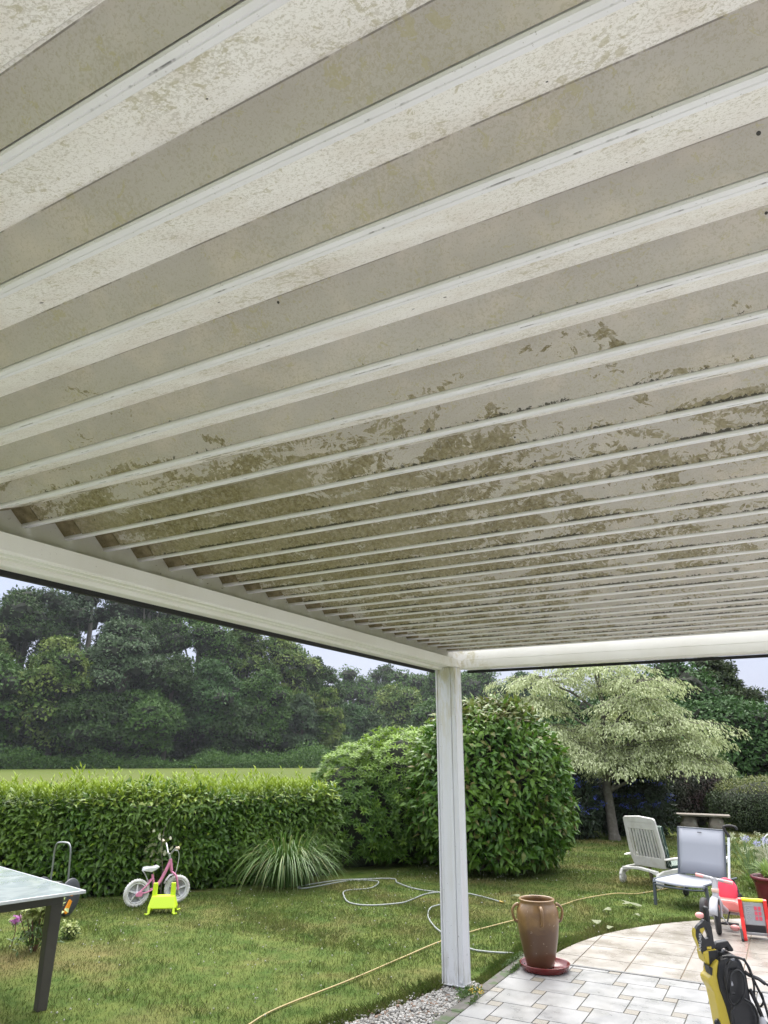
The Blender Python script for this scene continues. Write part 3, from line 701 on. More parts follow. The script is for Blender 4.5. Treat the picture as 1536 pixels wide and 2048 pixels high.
# ornamental grass
M_orn = leafmat('ribbon_grass', (.045, .105, .018), (.105, .19, .040), (.25, .25, .10), rough=.45, trans=.25)
og = thing('ornamental_grass', 'clump of long arching ribbon grass at the foot of the hedge', 'grass clump', (-6.05, 8.35, 0))
n = 1100; a = rng.uniform(0, 6.28, n); rb = rng.random(n)**.6 * .26; L = rng.uniform(.65, 1.4, n); out = rng.uniform(.15, .85, n)**.9
bx = np.cos(a)*rb*1.2; by = np.sin(a)*rb*1.2; K = 7; rows = []
wd = rng.uniform(.008, .013, n); sxn = -np.sin(a); syn = np.cos(a)
for i in range(K+1):
    t = i / K; reach = L * out * (t**1.35) * .85; hh = L * (t * 1.12 - (t**2.3) * (.35 + .85*out)) * .92
    cx = bx + np.cos(a)*reach; cy = by + np.sin(a)*reach; wv = wd * (1 - t**3) * (.6 + .4*min(1, t*4)) / 2
    cz = np.maximum(hh, .015)
    rows.append(np.stack([np.stack([cx + sxn*wv, cy + syn*wv, cz], 1), np.stack([cx - sxn*wv, cy - syn*wv, cz], 1)], 1))
V = np.stack(rows, 1).reshape(-1, 3); b = (np.arange(n)*(K+1)*2)[:, None]
F = np.concatenate([b + np.array([[2*i, 2*i+1, 2*i+3, 2*i+2]]) for i in range(K)])
np_mesh('blades', V, F, M_orn, og, {'tint': np.repeat(rng.random(n), (K+1)*2), 'young': np.repeat((rng.random(n) < .1)*.8, (K+1)*2)}, smooth=True)

# ------------------------------------------------------------------ trees
def blob_tree(name, label, loc, h, w, col_mat, nblob=26, leaf=.45, nl=5200, seed=1, trunk_h=.25, group='trees beyond the meadow', top=.5, low=.12, flat=1.0, far=True, blobr=(.20, .34), cat='tree'):
    """a crown of overlapping leafy boughs round a tapered trunk with limbs"""
    global rng
    keep = rng; rng = np.random.default_rng(seed)
    t = thing(name, label, cat, loc, group=group)
    rw = w / 2; zc = h * (low + (1 - low) * .5); rz = h * (1 - low) * .5
    P = []; Nn = []; IV = []; IF = []; off = 0
    dirs = rand_dir(nblob); limbs = []
    for i in range(nblob):
        d = dirs[i]; f = rng.uniform(.45, .82)
        taper = np.interp(d[2], [-1, 0, 1], [.95, 1.0, .72])
        c = np.array([d[0]*rw*f*taper, d[1]*rw*f*taper, zc + d[2]*rz*f])
        r = rng.uniform(*blobr) * w * np.array([1, 1, rng.uniform(.7, .95)*flat]) * .8
        r[2] = min(r[2], h*.2)
        k = int(nl / nblob * rng.uniform(.8, 1.3)); dd = rand_dir(k); dd[:, 2] = np.where(dd[:, 2] < -.35, -dd[:, 2], dd[:, 2])
        kk = 1 + lump(dd*r, 3.5/max(r[0], .1), .13, i) + rng.uniform(-.30, .14, k)
        P.append(c + dd*r*kk[:, None]); Nn.append(nrm(dd/r + d*.3/r.mean()))
        v, fc = ico(c, r*.62, 1); v = c + (v-c)*(1 + rng.uniform(-.25, .25, (len(v), 1))); IV.append(v); IF.append(fc + off); off += len(v)
        if i % 3 == 0: limbs.append(c)
    P = np.concatenate(P); Nn = np.concatenate(Nn); n = len(P)
    D = nrm(Nn*.5 + rand_dir(n)*.9 + [0, 0, -.25]); Nf = nrm(Nn + [0, 0, .5] + rand_dir(n)*.45)
    pr = leaves(P, D, Nf, rng.uniform(.7, 1.35, n)*leaf, rng.uniform(.45, .8, n)*leaf, simple=True, tint=np.clip(rng.normal(.5, .22, n), 0, 1))
    foliage('crown', pr, col_mat, t)
    core = np_mesh('inner_boughs', np.concatenate(IV), np.concatenate(IF), M_core, t.children[0])
    mb = MB(); tr = max(.05, h*.018)
    mb.tube([(0, 0, -.05), (.02*h, 0, h*.3), (0, .02*h, h*.62), (.01*h, 0, h*.85)], [tr*1.3, tr, tr*.6, tr*.2], 8)
    for c in limbs: mb.tube([(0, 0, h*.28 + c[2]*.2), (c[0]*.45, c[1]*.45, c[2]*.8), tuple(c)], [tr*.45, tr*.28, tr*.1], 6)
    mb.build('trunk', M_bark, t)
    rng = keep; return t
def fol(name, a, b, patch=None, trans=.12): return leafmat(name, a, b, None, .6, trans, spec=.2, patch=patch)
F_dark = fol('foliage_dark', (.018, .044, .009), (.042, .080, .016))
F_mid = fol('foliage_mid', (.026, .068, .011), (.066, .130, .021))
F_chest = fol('foliage_chestnut', (.032, .074, .012), (.074, .135, .022), patch=((.19, .24, .055), .42))
F_grey = fol('foliage_willow', (.045, .080, .034), (.085, .130, .060))
F_green = fol('foliage_green', (.024, .062, .016), (.055, .115, .030))
F_conf = fol('foliage_conifer', (.016, .037, .014), (.036, .066, .024))
def ground_at(px, D):
    """bearing of a tree as degrees left of the pergola axis"""
    a = R(px); return (-math.sin(a)*D, math.cos(a)*D, -.05)
# bearing (deg left of +Y), distance, height, width, foliage, label
FT = [
 (59.3, 92, 16.5, 13, F_chest, 'chestnut tree with pale flower tassels at the far left edge beyond the meadow'),
 (56.0, 97, 23.5, 14, F_dark, 'tall dark oak whose ragged top meets the sky left of the wood'),
 (51.8, 99, 26.5, 15, F_conf, 'tallest dark conifer of the wood with its top hidden by the side beam'),
 (47.6, 101, 26.0, 14, F_dark, 'broad dark oak in the middle of the wood behind the grey willow'),
 (43.6, 100, 23.5, 13, F_mid, 'mid green oak right of the grey willow with sky gaps in its crown'),
 (40.0, 102, 21.5, 12, F_chest, 'flowering chestnut with yellow-green tassels under the side beam'),
 (36.6, 104, 19.5, 11, F_chest, 'rounded chestnut next to the end of the dark wood'),
 (34.0, 106, 17.0, 8.5, F_dark, 'narrow dark oak standing as the last tall tree of the wood'),
 (57.2, 87, 12.5, 10, F_mid, 'lower round maple before the tall dark oak'),
 (53.2, 86, 14.5, 10, F_chest, 'lower chestnut with light crown before the tall conifer'),
 (49.0, 88, 17.5, 12, F_grey, 'grey-green willow with feathery crown in the middle of the wood edge'),
 (45.4, 90, 14.0, 9, F_dark, 'low dark holly between the willow and the flowering chestnut'),
 (42.0, 91, 13.5, 10, F_green, 'fresh green ash at the wood edge below the mid green oak'),
 (38.4, 94, 12.5, 9, F_mid, 'lower mid green oak at the foot of the flowering chestnut'),
 (35.2, 96, 9.0, 6, F_grey, 'small grey-green thicket tree near the right end of the wood'),
 (33.3, 97, 10.8, 4.5, F_chest, 'slim pale chestnut standing at the right corner of the wood'),
 (61.5, 84, 10.5, 10, F_green, 'low green tree cut by the left edge of the photo'),
 (51.0, 84, 8.5, 9, F_dark, 'low dark thorn tree before the willow'),
 (47.0, 85, 8.5, 8, F_mid, 'low hazel at the meadow edge below the dark oak'),
 (40.6, 90, 8.0, 8, F_dark, 'low dark hawthorn at the meadow edge below the chestnuts'),
]
for i, (b, D, h, wd_, fm, lab) in enumerate(FT):
    blob_tree('woodland_tree', lab, ground_at(b, D), h, wd_, fm, 62, .40, 15000, 100+i, low=.02, group='trees of the wood beyond the meadow', blobr=(.12, .25), flat=.85)
HT_ = [
 (31.3, 150, 19.0, 14, F_mid, 'hazy tree just right of the dark wood in the far distance'),
 (29.0, 165, 23.5, 12, F_dark, 'hazy tall thin-topped tree left of centre in the distant row'),
 (26.8, 150, 19.5, 14, F_mid, 'hazy spreading oak behind the round far chestnut'),
 (27.6, 128, 13.0, 12, F_chest, 'round hazy chestnut standing lower before the distant row'),
 (24.3, 150, 20.5, 15, F_mid, 'hazy oak directly left of the pergola post in the distance'),
 (21.3, 150, 19.5, 15, F_mid, 'hazy oak in the distance hidden partly by the pergola post'),
 (18.0, 150, 18.5, 13, F_green, 'hazy tree top in the distance just right of the post'),
 (31.8, 120, 9.5, 9, F_green, 'low hazy tree at the far end of the meadow beside the dark wood'),
 (29.8, 122, 8.5, 9, F_dark, 'low dark hazy tree left of the round far chestnut'),
 (24.6, 122, 11.0, 11, F_mid, 'low hazy tree behind the bright green rhododendron'),
]
for i, (b, D, h, wd_, fm, lab) in enumerate(HT_):
    blob_tree('distant_tree', lab, ground_at(b, D), h, wd_, fm, 50, .55, 9500, 200+i, low=.02, group='hazy trees in the far distance', blobr=(.12, .25), flat=.85)
n = 34000; b_ = rng.uniform(R(32.5), R(66), n); D_ = rng.uniform(97, 108, n); z = rng.random(n)*np.clip((b_ - R(32.3))*60, .3, 1)*5.5; P = np.stack([-np.sin(b_)*D_, np.cos(b_)*D_, z], 1)
o = foliage('understorey', leaves(P, rand_dir(n) + [0, 0, .3], rand_dir(n) + [.6, -.6, .6], rng.uniform(.5, 1.0, n), rng.uniform(.3, .6, n), simple=True), F_dark)
tag(o, 'dark tangle of saplings filling the wood between the trunks', 'understorey', kind='stuff')
# undergrowth along the foot of the wood
n = 48000; b_ = rng.uniform(R(31), R(66), n); D_ = rng.uniform(80, 88, n); z = rng.random(n)**1.6 * np.maximum(.3, 1.0 + lump(np.stack([b_*45, D_*.15, 0*b_], 1), 1.0, 1.3, 31) + rng.normal(0, .35, n)); 
P = np.stack([-np.sin(b_)*D_, np.cos(b_)*D_, z], 1)
o = foliage('undergrowth', leaves(P, rand_dir(n) + [0, 0, .6], rand_dir(n) + [.6, -.6, .6], rng.uniform(.2, .42, n), rng.uniform(.1, .22, n), simple=True), F_mid)
tag(o, 'low brambles and tall weeds along the foot of the wood', 'undergrowth', kind='stuff')
n = 9000; b_ = rng.uniform(R(20), R(33.5), n); D_ = rng.uniform(112, 118, n); z = rng.random(n)**1.3 * (2.6 + 1.3*np.sin(b_*70)); P = np.stack([-np.sin(b_)*D_, np.cos(b_)*D_, z], 1)
o = foliage('undergrowth', leaves(P, rand_dir(n) + [0, 0, .6], rand_dir(n) + [.6, -.6, .6], rng.uniform(.4, .9, n), rng.uniform(.2, .5, n), simple=True), F_mid)
tag(o, 'hazy low brushwood below the distant trees', 'undergrowth', kind='stuff')
bs = thing('clipped_bush', 'small bright green clipped bush far off at the right end of the wood', 'bush', ground_at(31.6, 100))
P, Nn = ellip_shell(1500, (0, 0, 1.4), (1.9, 1.9, 1.6), .08, 2, 5, .1); foliage('foliage', leaves(P, Nn + rand_dir(len(P)), Nn + [0, 0, .4], .35, .2, simple=True), fol('foliage_bright', (.06, .10, .02), (.10, .16, .035)), bs)
v, f = ico((0, 0, 1.3), (1.6, 1.6, 1.35), 1); np_mesh('branches', v, f, M_core, bs)

# low wooded rise closing the view behind the trees
V = []; F = []
for i in range(61):
    b_ = R(14 + i); 
    for j, (D_, z_) in enumerate(((150, -.5), (162, 5.5), (185, 8.0), (240, 9.0))): V.append((-math.sin(b_)*D_, math.cos(b_)*D_, z_*(1 + .18*math.sin(i*.8) + .1*math.sin(i*2.1)) if z_ > 0 else -1))
for i in range(60):
    for j in range(3): F.append((i*4+j, (i+1)*4+j, (i+1)*4+j+1, i*4+j+1))
o = MB().add(V, F, True).build('hill', dirty('wooded_hill', (.022, .035, .014), (.045, .065, .022), .95, .25, .9)); tag(o, kind='structure')
# trees behind the garden, right side
blob_tree('walnut_tree', 'broad dense dark green tree behind the variegated dogwood at the right edge', (-1.6, 25.5, 0), 3.25, 5.8, F_green, 110, .13, 52000, 301, low=.03, group=None, blobr=(.13, .22), flat=.7)
blob_tree('oak_tree', 'dark oak with see-through crown rising at the upper right under the back beam', (-2.2, 29.5, 0), 5.3, 3.7, fol('foliage_oak', (.020, .038, .012), (.050, .070, .020)), 60, .12, 24000, 302, low=.3, group=None, blobr=(.11, .2), flat=.7)
blob_tree('garden_tree', 'fresh green tree showing between the round shrub and the dogwood', (-6.6, 24.5, 0), 3.6, 4.4, F_green, 60, .13, 20000, 303, low=.04, group=None, blobr=(.15, .24))
blob_tree('garden_tree', 'mid green tree directly behind the trunk of the variegated dogwood', (-3.9, 26.5, 0), 4.9, 5.4, F_green, 70, .13, 26000, 304, low=.04, group=None, blobr=(.14, .24))

# variegated dogwood: tiers of flat boughs
M_dog = leafmat('dogwood_leaf', (.19, .235, .085), (.54, .58, .36), None, .55, .25, spec=.2)
dg = thing('dogwood_tree', 'variegated table dogwood with cream edged leaves in flat drooping tiers', 'tree', (-3.34, 15.59, 0))
tiers = [  # centre offset along view-right, z, half width, half depth, droop
 (-.10, 3.42, 1.15, 1.2, .30), (-1.15, 3.16, 1.10, 1.0, .38), (.75, 3.05, 1.05, 1.1, .35), (-1.35, 2.70, 1.0, .9, .40), (.70, 2.66, 1.1, 1.1, .40),
 (1.35, 2.26, 1.15, 1.0, .42), (.35, 2.20, 1.3, 1.2, .36), (-1.10, 2.16, .95, 1.0, .45), (1.55, 1.92, .95, .9, .34), (-.75, 1.86, 1.05, 1.1, .36), (.75, 1.80, 1.25, 1.1, .38), (-.2, 1.62, .95, 1.1, .34), (1.35, 1.55, .95, .9, .36), (.35, 1.42, .85, 1.0, .30)]
vr = np.array([math.cos(.21), math.sin(.21), 0]); vf = np.array([-vr[1], vr[0], 0])
PP = []; NN = []; BR = MB(); DD = []
for ti, (ox, z, hw, hd_, dr) in enumerate(tiers):
    na = 19
    for j in range(na):
        a = 2*math.pi*j/na + rnd.uniform(-.2, .2); ln = rnd.uniform(.55, 1.22); z_off = rnd.uniform(-.10, .10)
        tipx = math.cos(a)*hw*ln; tipy = math.sin(a)*hd_*ln
        k = 160; t = rng.random(k)**.5
        px_ = ox*1.0 + tipx*t; py_ = tipy*t*.95
        zz = z + z_off + .16*t - dr*.95*t**2.6
        lat = rng.normal(0, .10, k)*(.4 + t); vert = rng.normal(0, .018, k) - np.abs(lat)*.30 - rng.random(k)**2.5*.13
        ca, sa = math.cos(a), math.sin(a)
        X = px_ - sa*lat; Y = py_ + ca*lat
        PP.append(X[:, None]*vr + Y[:, None]*vf + np.stack([0*zz, 0*zz, zz + vert], 1))
        o_ = nrm((ca*vr + sa*vf)[None] * .7 + rand_dir(k)*.55 + [0, 0, -.75]); DD.append(o_); NN.append(nrm(np.array([[0, 0, 1.]]) + (ca*vr + sa*vf)[None]*.5 + rand_dir(k)*.4))
        pts = [tuple(ox*tt0*vr*1.0 + (tipx*tt*vr + tipy*tt*vf) + np.array([0, 0, z - .04 + z_off + .16*tt - dr*.95*tt**2.6])) for tt, tt0 in ((.0, 1), (.35, 1), (.7, 1), (.95, 1))]
        BR.tube(pts, [.012, .009, .006, .003], 5)
    BR.tube([(0, 0, max(.9, z-.75)), tuple(ox*.5*vr + np.array([0, 0, z-.3])), tuple(ox*vr + np.array([0, 0, z-.05]))], [.035, .026, .014], 6)
PP = np.concatenate(PP); n = len(PP)
foliage('crown', leaves(PP, np.concatenate(DD), np.concatenate(NN), rng.uniform(.05, .085, n), rng.uniform(.024, .038, n), simple=True), M_dog, dg)
BR.build('boughs', M_bark, dg.children[0])
MB().tube([(0.02, 0, -.02), (.0, 0, .12), (-.03, .02, .6), (-.05, 0, 1.1), (-.02, .02, 1.8), (.03, 0, 2.6), (0, 0, 3.3)], [.13, .105, .095, .085, .06, .04, .015], 12).build('trunk', M_bark, dg)

# shrubs at the back of the garden
def small_shrub(name, label, cat, loc, c, r, n, L, W, m, coremat=M_core, amp=.12, young=None, seed=3, spread=.8, droop=.2):
    t = thing(name, label, cat, loc)
    P, Nn = ellip_shell(n, c, r, amp, 2.6/max(r), seed, .04, .16)
    y = None if young is None else young(P)
    foliage('foliage', shell_leaves(P, Nn, rng.uniform(*L, len(P)), rng.uniform(*W, len(P)), droop, spread=spread, simple=True, young=y), m, t)
    v, f = ico(c, np.array(r)*.84, 2); np_mesh('branches', v, f, coremat, t); return t
M_hyd = leafmat('hydrangea_leaf', (.014, .028, .010), (.028, .050, .018), None, .5, .12)
hyds = []
for lab, loc, r, sd_ in [('dark hydrangea with small blue flower heads left of the dogwood trunk', (-4.45, 15.6, 0), (.95, .8, .78), 5), ('dark hydrangea with blue flower heads behind the dogwood trunk', (-3.15, 16.7, 0), (.85, .7, .85), 6)]:
    t = small_shrub('hydrangea', lab, 'hydrangea', loc, (0, 0, r[2]*.82), r, 5200, (.07, .12), (.04, .065), M_hyd, seed=sd_)
    fl = MB(); rr = np.random.default_rng(sd_)
    V = []; F = []; off = 0
    for i in range(30):
        a = rr.uniform(math.pi*1.02, math.pi*1.98); e_ = rr.uniform(-.2, .75)
        c = np.array([math.cos(a)*math.cos(e_)*r[0], math.sin(a)*math.cos(e_)*r[1], r[2]*.82 + math.sin(e_)*r[2]]) * 1.02
        for q in range(26):
            p = c + rr.normal(size=3) * [.05, .05, .022]; d_ = rr.normal(size=3)*.4 + [0, -.7, .7]; d_ /= np.linalg.norm(d_)
            u = np.cross(d_, [0, 0, 1.]); u /= np.linalg.norm(u); v = np.cross(d_, u); s = rr.uniform(.008, .014)
            V += [p+u*s, p+v*s, p-u*s, p-v*s]; F.append([off, off+1, off+2, off+3]); off += 4
    np_mesh('flower_heads', np.array(V), np.array(F), dirty('blue_petals', (.07, .10, .50), (.15, .20, .62), .6, 30, .8), t)
M_purple = leafmat('purple_leaf', (.030, .016, .016), (.062, .034, .030), None, .5, .1, patch=((.028, .045, .018), 2.0))
small_shrub('purple_shrub', 'dark purple leaved shrub behind the white recliner', 'shrub', (-2.75, 19.6, 0), (0, 0, .85), (1.25, .9, .98), 9000, (.07, .12), (.03, .05), M_purple, seed=9)
M_bush = leafmat('boxwood_leaf', (.020, .040, .010), (.042, .068, .016), (.15, .17, .035), .5, .12)
small_shrub('rounded_bush', 'dark green rounded bush with yellow-green tips right of the stone bench', 'bush', (-.62, 18.9, 0), (0, 0, .52), (1.15, .9, .60), 12000, (.04, .07), (.02, .034), M_bush, seed=12, young=lambda P: (P[:, 2] > .82)*rng.uniform(.2, 1, len(P)))
small_shrub('leafy_shrub', 'loose light green shrub rising behind the stone bench', 'shrub', (-2.05, 21.5, 0), (0, 0, .75), (.9, .7, .95), 5200, (.07, .13), (.03, .05), leafmat('light_leaf', (.035, .075, .015), (.075, .12, .028)), seed=14, amp=.2)
small_shrub('dark_shrub', 'low dark shrub under the right side of the dogwood', 'shrub', (-4.9, 18.2, 0), (0, 0, .9), (1.3, 1.0, 1.05), 7000, (.08, .13), (.04, .06), M_hyd, seed=16)

# ------------------------------------------------------------------ stone bench
M_granite = dirty('granite', (.20, .175, .145), (.11, .10, .085), .85, 12, .9, spots=((.24, .24, .20), 16, .62))
sb_ = thing('stone_bench', 'old stone slab bench on two tapered granite feet beside the purple shrub', 'bench', (-1.9, 17.8, 0), R(2))
def rough_post(mb, c, w0, w1, h):
    v, f = ico((0, 0, 0), (1, 1, 1), 3); z = (v[:, 2] + 1) / 2; wv = w0 + (w1 - w0)*z
    rr_ = np.maximum(np.hypot(v[:, 0], v[:, 1]), .001); e_ = np.maximum(np.abs(v[:, 0]), np.abs(v[:, 1])); fac = np.minimum(1, 1/rr_**.6) 
    X = np.sign(v[:, 0])*np.abs(v[:, 0])**.55*wv/2; Y = np.sign(v[:, 1])*np.abs(v[:, 1])**.55*wv/2
    Z = np.clip((v[:, 2]*1.15 + 1)/2, 0, 1)*h; V = np.stack([X, Y, Z], 1); V += lump(V, 14, .012, 3)[:, None]*nrm(V - [0, 0, h/2])
    mb.add((V + np.array(c)).tolist(), [tuple(x) for x in f], True)
mb = MB(); rough_post(mb, (-.27, 0, -.02), .40, .28, .375); mb.build('foot', M_granite, sb_)
mb = MB(); rough_post(mb, (.27, -.02, -.02), .36, .27, .375); mb.build('foot', M_granite, sb_)
mb = MB(); mb.prism([(-.56, -.16), (-.40, -.20), (.1, -.19), (.50, -.20), (.57, -.12), (.54, .18), (.0, .21), (-.52, .17)], .345, .383, 'z'); mb.build('slab', M_granite, sb_, bevel=.008)

# ------------------------------------------------------------------ jar on its saucer
M_jar = mat('stoneware', rough=.28, spec=.55); g = G(M_jar); P = g.pos(True); sp = g.n('ShaderNodeSeparateXYZ'); g.l(P, sp.inputs[0])
c = g.mix(g.rng(g.noise(P, 7, 5, .65, .4), .35, .65), (.165, .090, .036), (.26, .155, .062))
c = g.mix(g.rng(g.math('ADD', sp.outputs[2], g.math('MULTIPLY', g.noise(P, 6, 4, .6, .5), .22)), .45, .36), c, (.105, .056, .030))
c = g.mix(g.rng(g.noise(P, 28, 4, .7), .66, .70, 0, .8), c, (.50, .42, .33)); c = g.mix(g.rng(g.noise(P, 3, 3, .5, .5, stretch=(3, 3, .5)), .58, .7, 0, .5), c, (.10, .05, .035)); g.col(c); g.bump(g.noise(P, 45, 4, .6, stretch=(.3, .3, 1)), .15, .004)
jar = thing('stoneware_jar', 'brown glazed stoneware jar with ring handles standing in a red saucer', 'jar', (-1.995, 6.215, .046), R(28))
prof = [(0, .004), (.098, .004), (.108, .012), (.118, .05), (.136, .13), (.152, .21), (.163, .29), (.167, .35), (.164, .395), (.152, .425), (.139, .444), (.134, .456), (.139, .466), (.144, .472), (.142, .478), (.134, .480), (.127, .474), (.125, .455), (.140, .42), (.152, .36), (.148, .25), (.12, .10), (.09, .03), (0, .03)]
MB().lathe(prof, 56).build('body', M_jar, jar)
for k in range(4):
    a = R(90*k); ca, sa = math.cos(a), math.sin(a); pts = []
    for t in [math.pi*i/12 for i in range(13)]:
        rr_ = .150 + .052*math.sin(t); zz = .382 + .056*math.cos(t) + (-.012 if t > 2 else 0); rr_ += (.008 if t > 2.6 else 0)
        pts.append((ca*rr_, sa*rr_, zz))
    MB().tube(pts, [.016, .015, .0135, .0125, .012, .012, .012, .012, .0125, .013, .013, .014, .015], 10, flat=.8).build('handle', M_jar, jar)
sau = thing('saucer', 'glazed dark red round plant saucer under the brown jar', 'saucer', (-1.955, 6.20, .033))
MB().lathe([(0, 0), (.165, 0), (.178, .006), (.192, .042), (.196, .047), (.191, .050), (.184, .044), (.170, .013), (0, .011)], 64).build('dish', dirty('red_glaze', (.155, .020, .020), (.21, .05, .04), .22, 10, .6), sau)

# ------------------------------------------------------------------ hoses and rope on the lawn
def smooth_path(pts, k=10):
    P = [Vector(p) for p in pts]; out = []
    for i in range(len(P)-1):
        p0, p1, p2, p3 = P[max(i-1, 0)], P[i], P[i+1], P[min(i+2, len(P)-1)]
        for j in range(k):
            t = j/k; out.append(.5*((2*p1) + (-p0+p2)*t + (2*p0-5*p1+4*p2-p3)*t*t + (-p0+3*p1-3*p2+p3)*t**3))
    return out + [P[-1]]
M_hose = dirty('hose_grey', (.24, .26, .25), (.16, .18, .15), .45, 30, .8)
HOSE = [(-2.332, 6.558), (-2.589, 6.542), (-2.772, 6.59), (-3.171, 6.926), (-3.401, 7.219), (-3.62, 7.564), (-3.742, 7.897), (-3.742, 8.207), (-3.796, 8.542), (-4.015, 8.738), (-4.161, 8.62), (-4.156, 8.27), (-4.152, 7.944), (-4.421, 7.729), (-4.69, 7.737), (-4.921, 7.977), (-5.118, 8.342), (-4.942, 8.636), (-5.005, 8.97), (-5.168, 9.139), (-5.411, 9.046), (-5.49, 8.696), (-5.659, 8.231), (-5.796, 8.315), (-5.583, 8.816), (-5.392, 9.147), (-5.026, 9.4), (-4.788, 9.093), (-4.429, 8.886), (-4.055, 8.827), (-3.737, 8.859), (-3.494, 8.817), (-3.209, 8.637)]
z_ = .012
pts = smooth_path([(x, y, z_ + (.012 if i % 3 == 0 else 0)) for i, (x, y) in enumerate(HOSE)], 9)
o = MB().tube(pts, .0082, 8).build('garden_hose', M_hose)
hs = thing('garden_hose', 'pale grey garden hose lying in loops on the lawn around the post', 'hose', (-4, 8, 0)); o.name = 'tube'; kid(o, hs)
e0 = pts[-1]; e1 = (pts[-1] - pts[-2]).normalized()
o = MB().tube([e0, e0 + e1*.05], [.015, .013], 10).tube([e0 + e1*.05, e0 + e1*.065], [.009, .009], 8).build('brass_coupling', mat('brass', (.45, .33, .12), .35, 1)); kid(o, hs)
M_rope = dirty('yellow_hose', (.36, .28, .11), (.24, .19, .10), .6, 18, .8)
rp = [(-3.224, 3.995), (-3.26, 4.183), (-3.295, 4.543), (-3.179, 5.261), (-3.132, 5.987), (-3.057, 6.608), (-2.968, 7.13), (-2.83, 7.515), (-2.679, 8.093), (-2.507, 8.838), (-2.419, 9.283), (-2.141, 9.759), (-1.907, 9.927), (-1.606, 10.479), (-1.295, 10.897)]
pts = smooth_path([(x, y, .012 + (.008 if i % 2 else 0)) for i, (x, y) in enumerate(rp)], 10)
o = MB().tube(pts, .0062, 7).build('yellow_garden_hose', M_rope); tag(o, 'thin straw yellow hose stretched across the lawn past the post to the recliners', 'hose')

# fallen leaves on the lawn
M_fl = leafmat('fallen_leaf', (.16, .18, .09), (.26, .25, .15), None, .6, .2)
mb = None
for i, (x, y, s, a, kind) in enumerate([(-1.831, 9.094, 0.09, 0.3, 1), (-1.998, 8.641, 0.06, 1.0, 0), (-1.796, 7.825, 0.055, 2.0, 0), (-1.972, 8.014, 0.06, 2.6, 0), (-3.115, 8.894, 0.06, 0.5, 0), (-1.675, 8.517, 0.05, 0.9, 0)]
):
    mb = MB(); n_ = 14
    if kind: ring = [(math.cos(t)*s*(1 + .35*math.cos(5*t)), math.sin(t)*s*(.8 + .3*math.cos(5*t)), .01*math.sin(3*t)) for t in [2*math.pi*k/30 for k in range(30)]]
    else: ring = [(math.cos(t)*s, math.sin(t)*s*.55*(1 - .3*math.cos(t)), .012*math.sin(2*t)) for t in [2*math.pi*k/n_ for k in range(n_)]]
    mb.add([(0, 0, .012)] + ring, [(0, k+1, (k+1) % len(ring) + 1) for k in range(len(ring))], True)
    lab = ['large pale lobed leaf lying on the lawn before the grey lounger', 'pale oval leaf lying left of the large lobed leaf', 'round pale leaf lying closest to the cream terrace edge', 'long pale leaf lying beside the terrace edge left of the round leaf', 'green leaf lying on the lawn behind the jar', 'small pale leaf in the grass right of the hose end'][i]
    o = mb.build('fallen_leaf', M_fl); o.location = (x, y, .045); o.rotation_euler = (R(rnd.uniform(-12, 12)), R(rnd.uniform(-10, 10)), a); tag(o, lab, 'leaf', 'fallen leaves on the lawn')
n = 5200; y = rng.uniform(4.6, 6.55, n); x = -2.158 + rng.normal(0, .012, n) - .10*(rng.random(n) < .45); wgt = lump(np.stack([x, y, 0*x], 1), 5.0, 1, 8) + (y - 5.6)*.6
k_ = (wgt + rng.normal(0, .25, n)) > .35; P = np.stack([x, y, np.full(n, .034)], 1)[k_]; n = len(P); P[:, 2] += rng.random(n)*.018
o = foliage('kerb_weeds', leaves(P, rand_dir(n) + [0, 0, .6], rand_dir(n) + [0, 0, 1], rng.uniform(.010, .022, n), rng.uniform(.006, .011, n), simple=True), leafmat('weed_leaf', (.04, .085, .016), (.085, .13, .03)))
tag(o, 'moss and low weeds creeping over the kerb beside the white tiles', 'weeds', kind='stuff')
# yellow corydalis by the kerb
yf = thing('yellow_flower', 'tiny yellow corydalis flowers growing from the kerb beside the post foot', 'flower', (-2.27, 5.40, 0))
n = 260; P = np.stack([rng.normal(0, .045, n), rng.normal(0, .06, n), rng.uniform(.01, .05, n)], 1)
foliage('leaves', leaves(P, rand_dir(n) + [0, 0, .5], rand_dir(n) + [0, 0, 1], .022, .016, simple=True), leafmat('fern_leaf', (.06, .12, .03), (.10, .17, .05)), yf)
n = 26; P = np.concatenate([rng.normal(0, .012, (n, 3)) + [.02, -.02, .05], rng.normal(0, .010, (n, 3)) + [.085, .0, .05]]); foliage('petals', leaves(P, rand_dir(2*n), rand_dir(2*n) + [0, 0, 1], .018, .009, simple=True), mat('yellow_petal', (.62, .45, .08), .6), yf)

# ------------------------------------------------------------------ garden table
M_alu = dirty('table_alu', (.060, .052, .046), (.075, .066, .058), .45, 8, .6)
tb = thing('garden_table', 'garden table with grey glass top and dark brown metal frame cut by the left edge', 'table', (-4.41, 3.76, 0))
U = Vector((-.970, .242, 0)); Vv = Vector((-.242, -.970, 0))
def TP(a, b, z): p = U*a + Vv*b; return (p.x, p.y, z)
M_glass = mat('table_glass', (.33, .38, .39), .07, 0, .6); g = G(M_glass); P = g.pos()
c = g.mix(g.rng(g.noise(P, 3.5, 4, .6, .8), .48, .60, 0, .6), (.24, .28, .29), (.37, .40, .40)); g.col(c); g.l(g.rng(g.noise(P, 6, 4, .6), .3, .7, .05, .22), g.p.inputs['Roughness'])
def slab(mb, a0, b0, a1, b1, z0, z1): mb.add([TP(a0, b0, z0), TP(a1, b0, z0), TP(a1, b1, z0), TP(a0, b1, z0), TP(a0, b0, z1), TP(a1, b0, z1), TP(a1, b1, z1), TP(a0, b1, z1)], [(0,3,2,1),(4,5,6,7),(0,1,5,4),(1,2,6,5),(2,3,7,6),(3,0,4,7)]); return mb
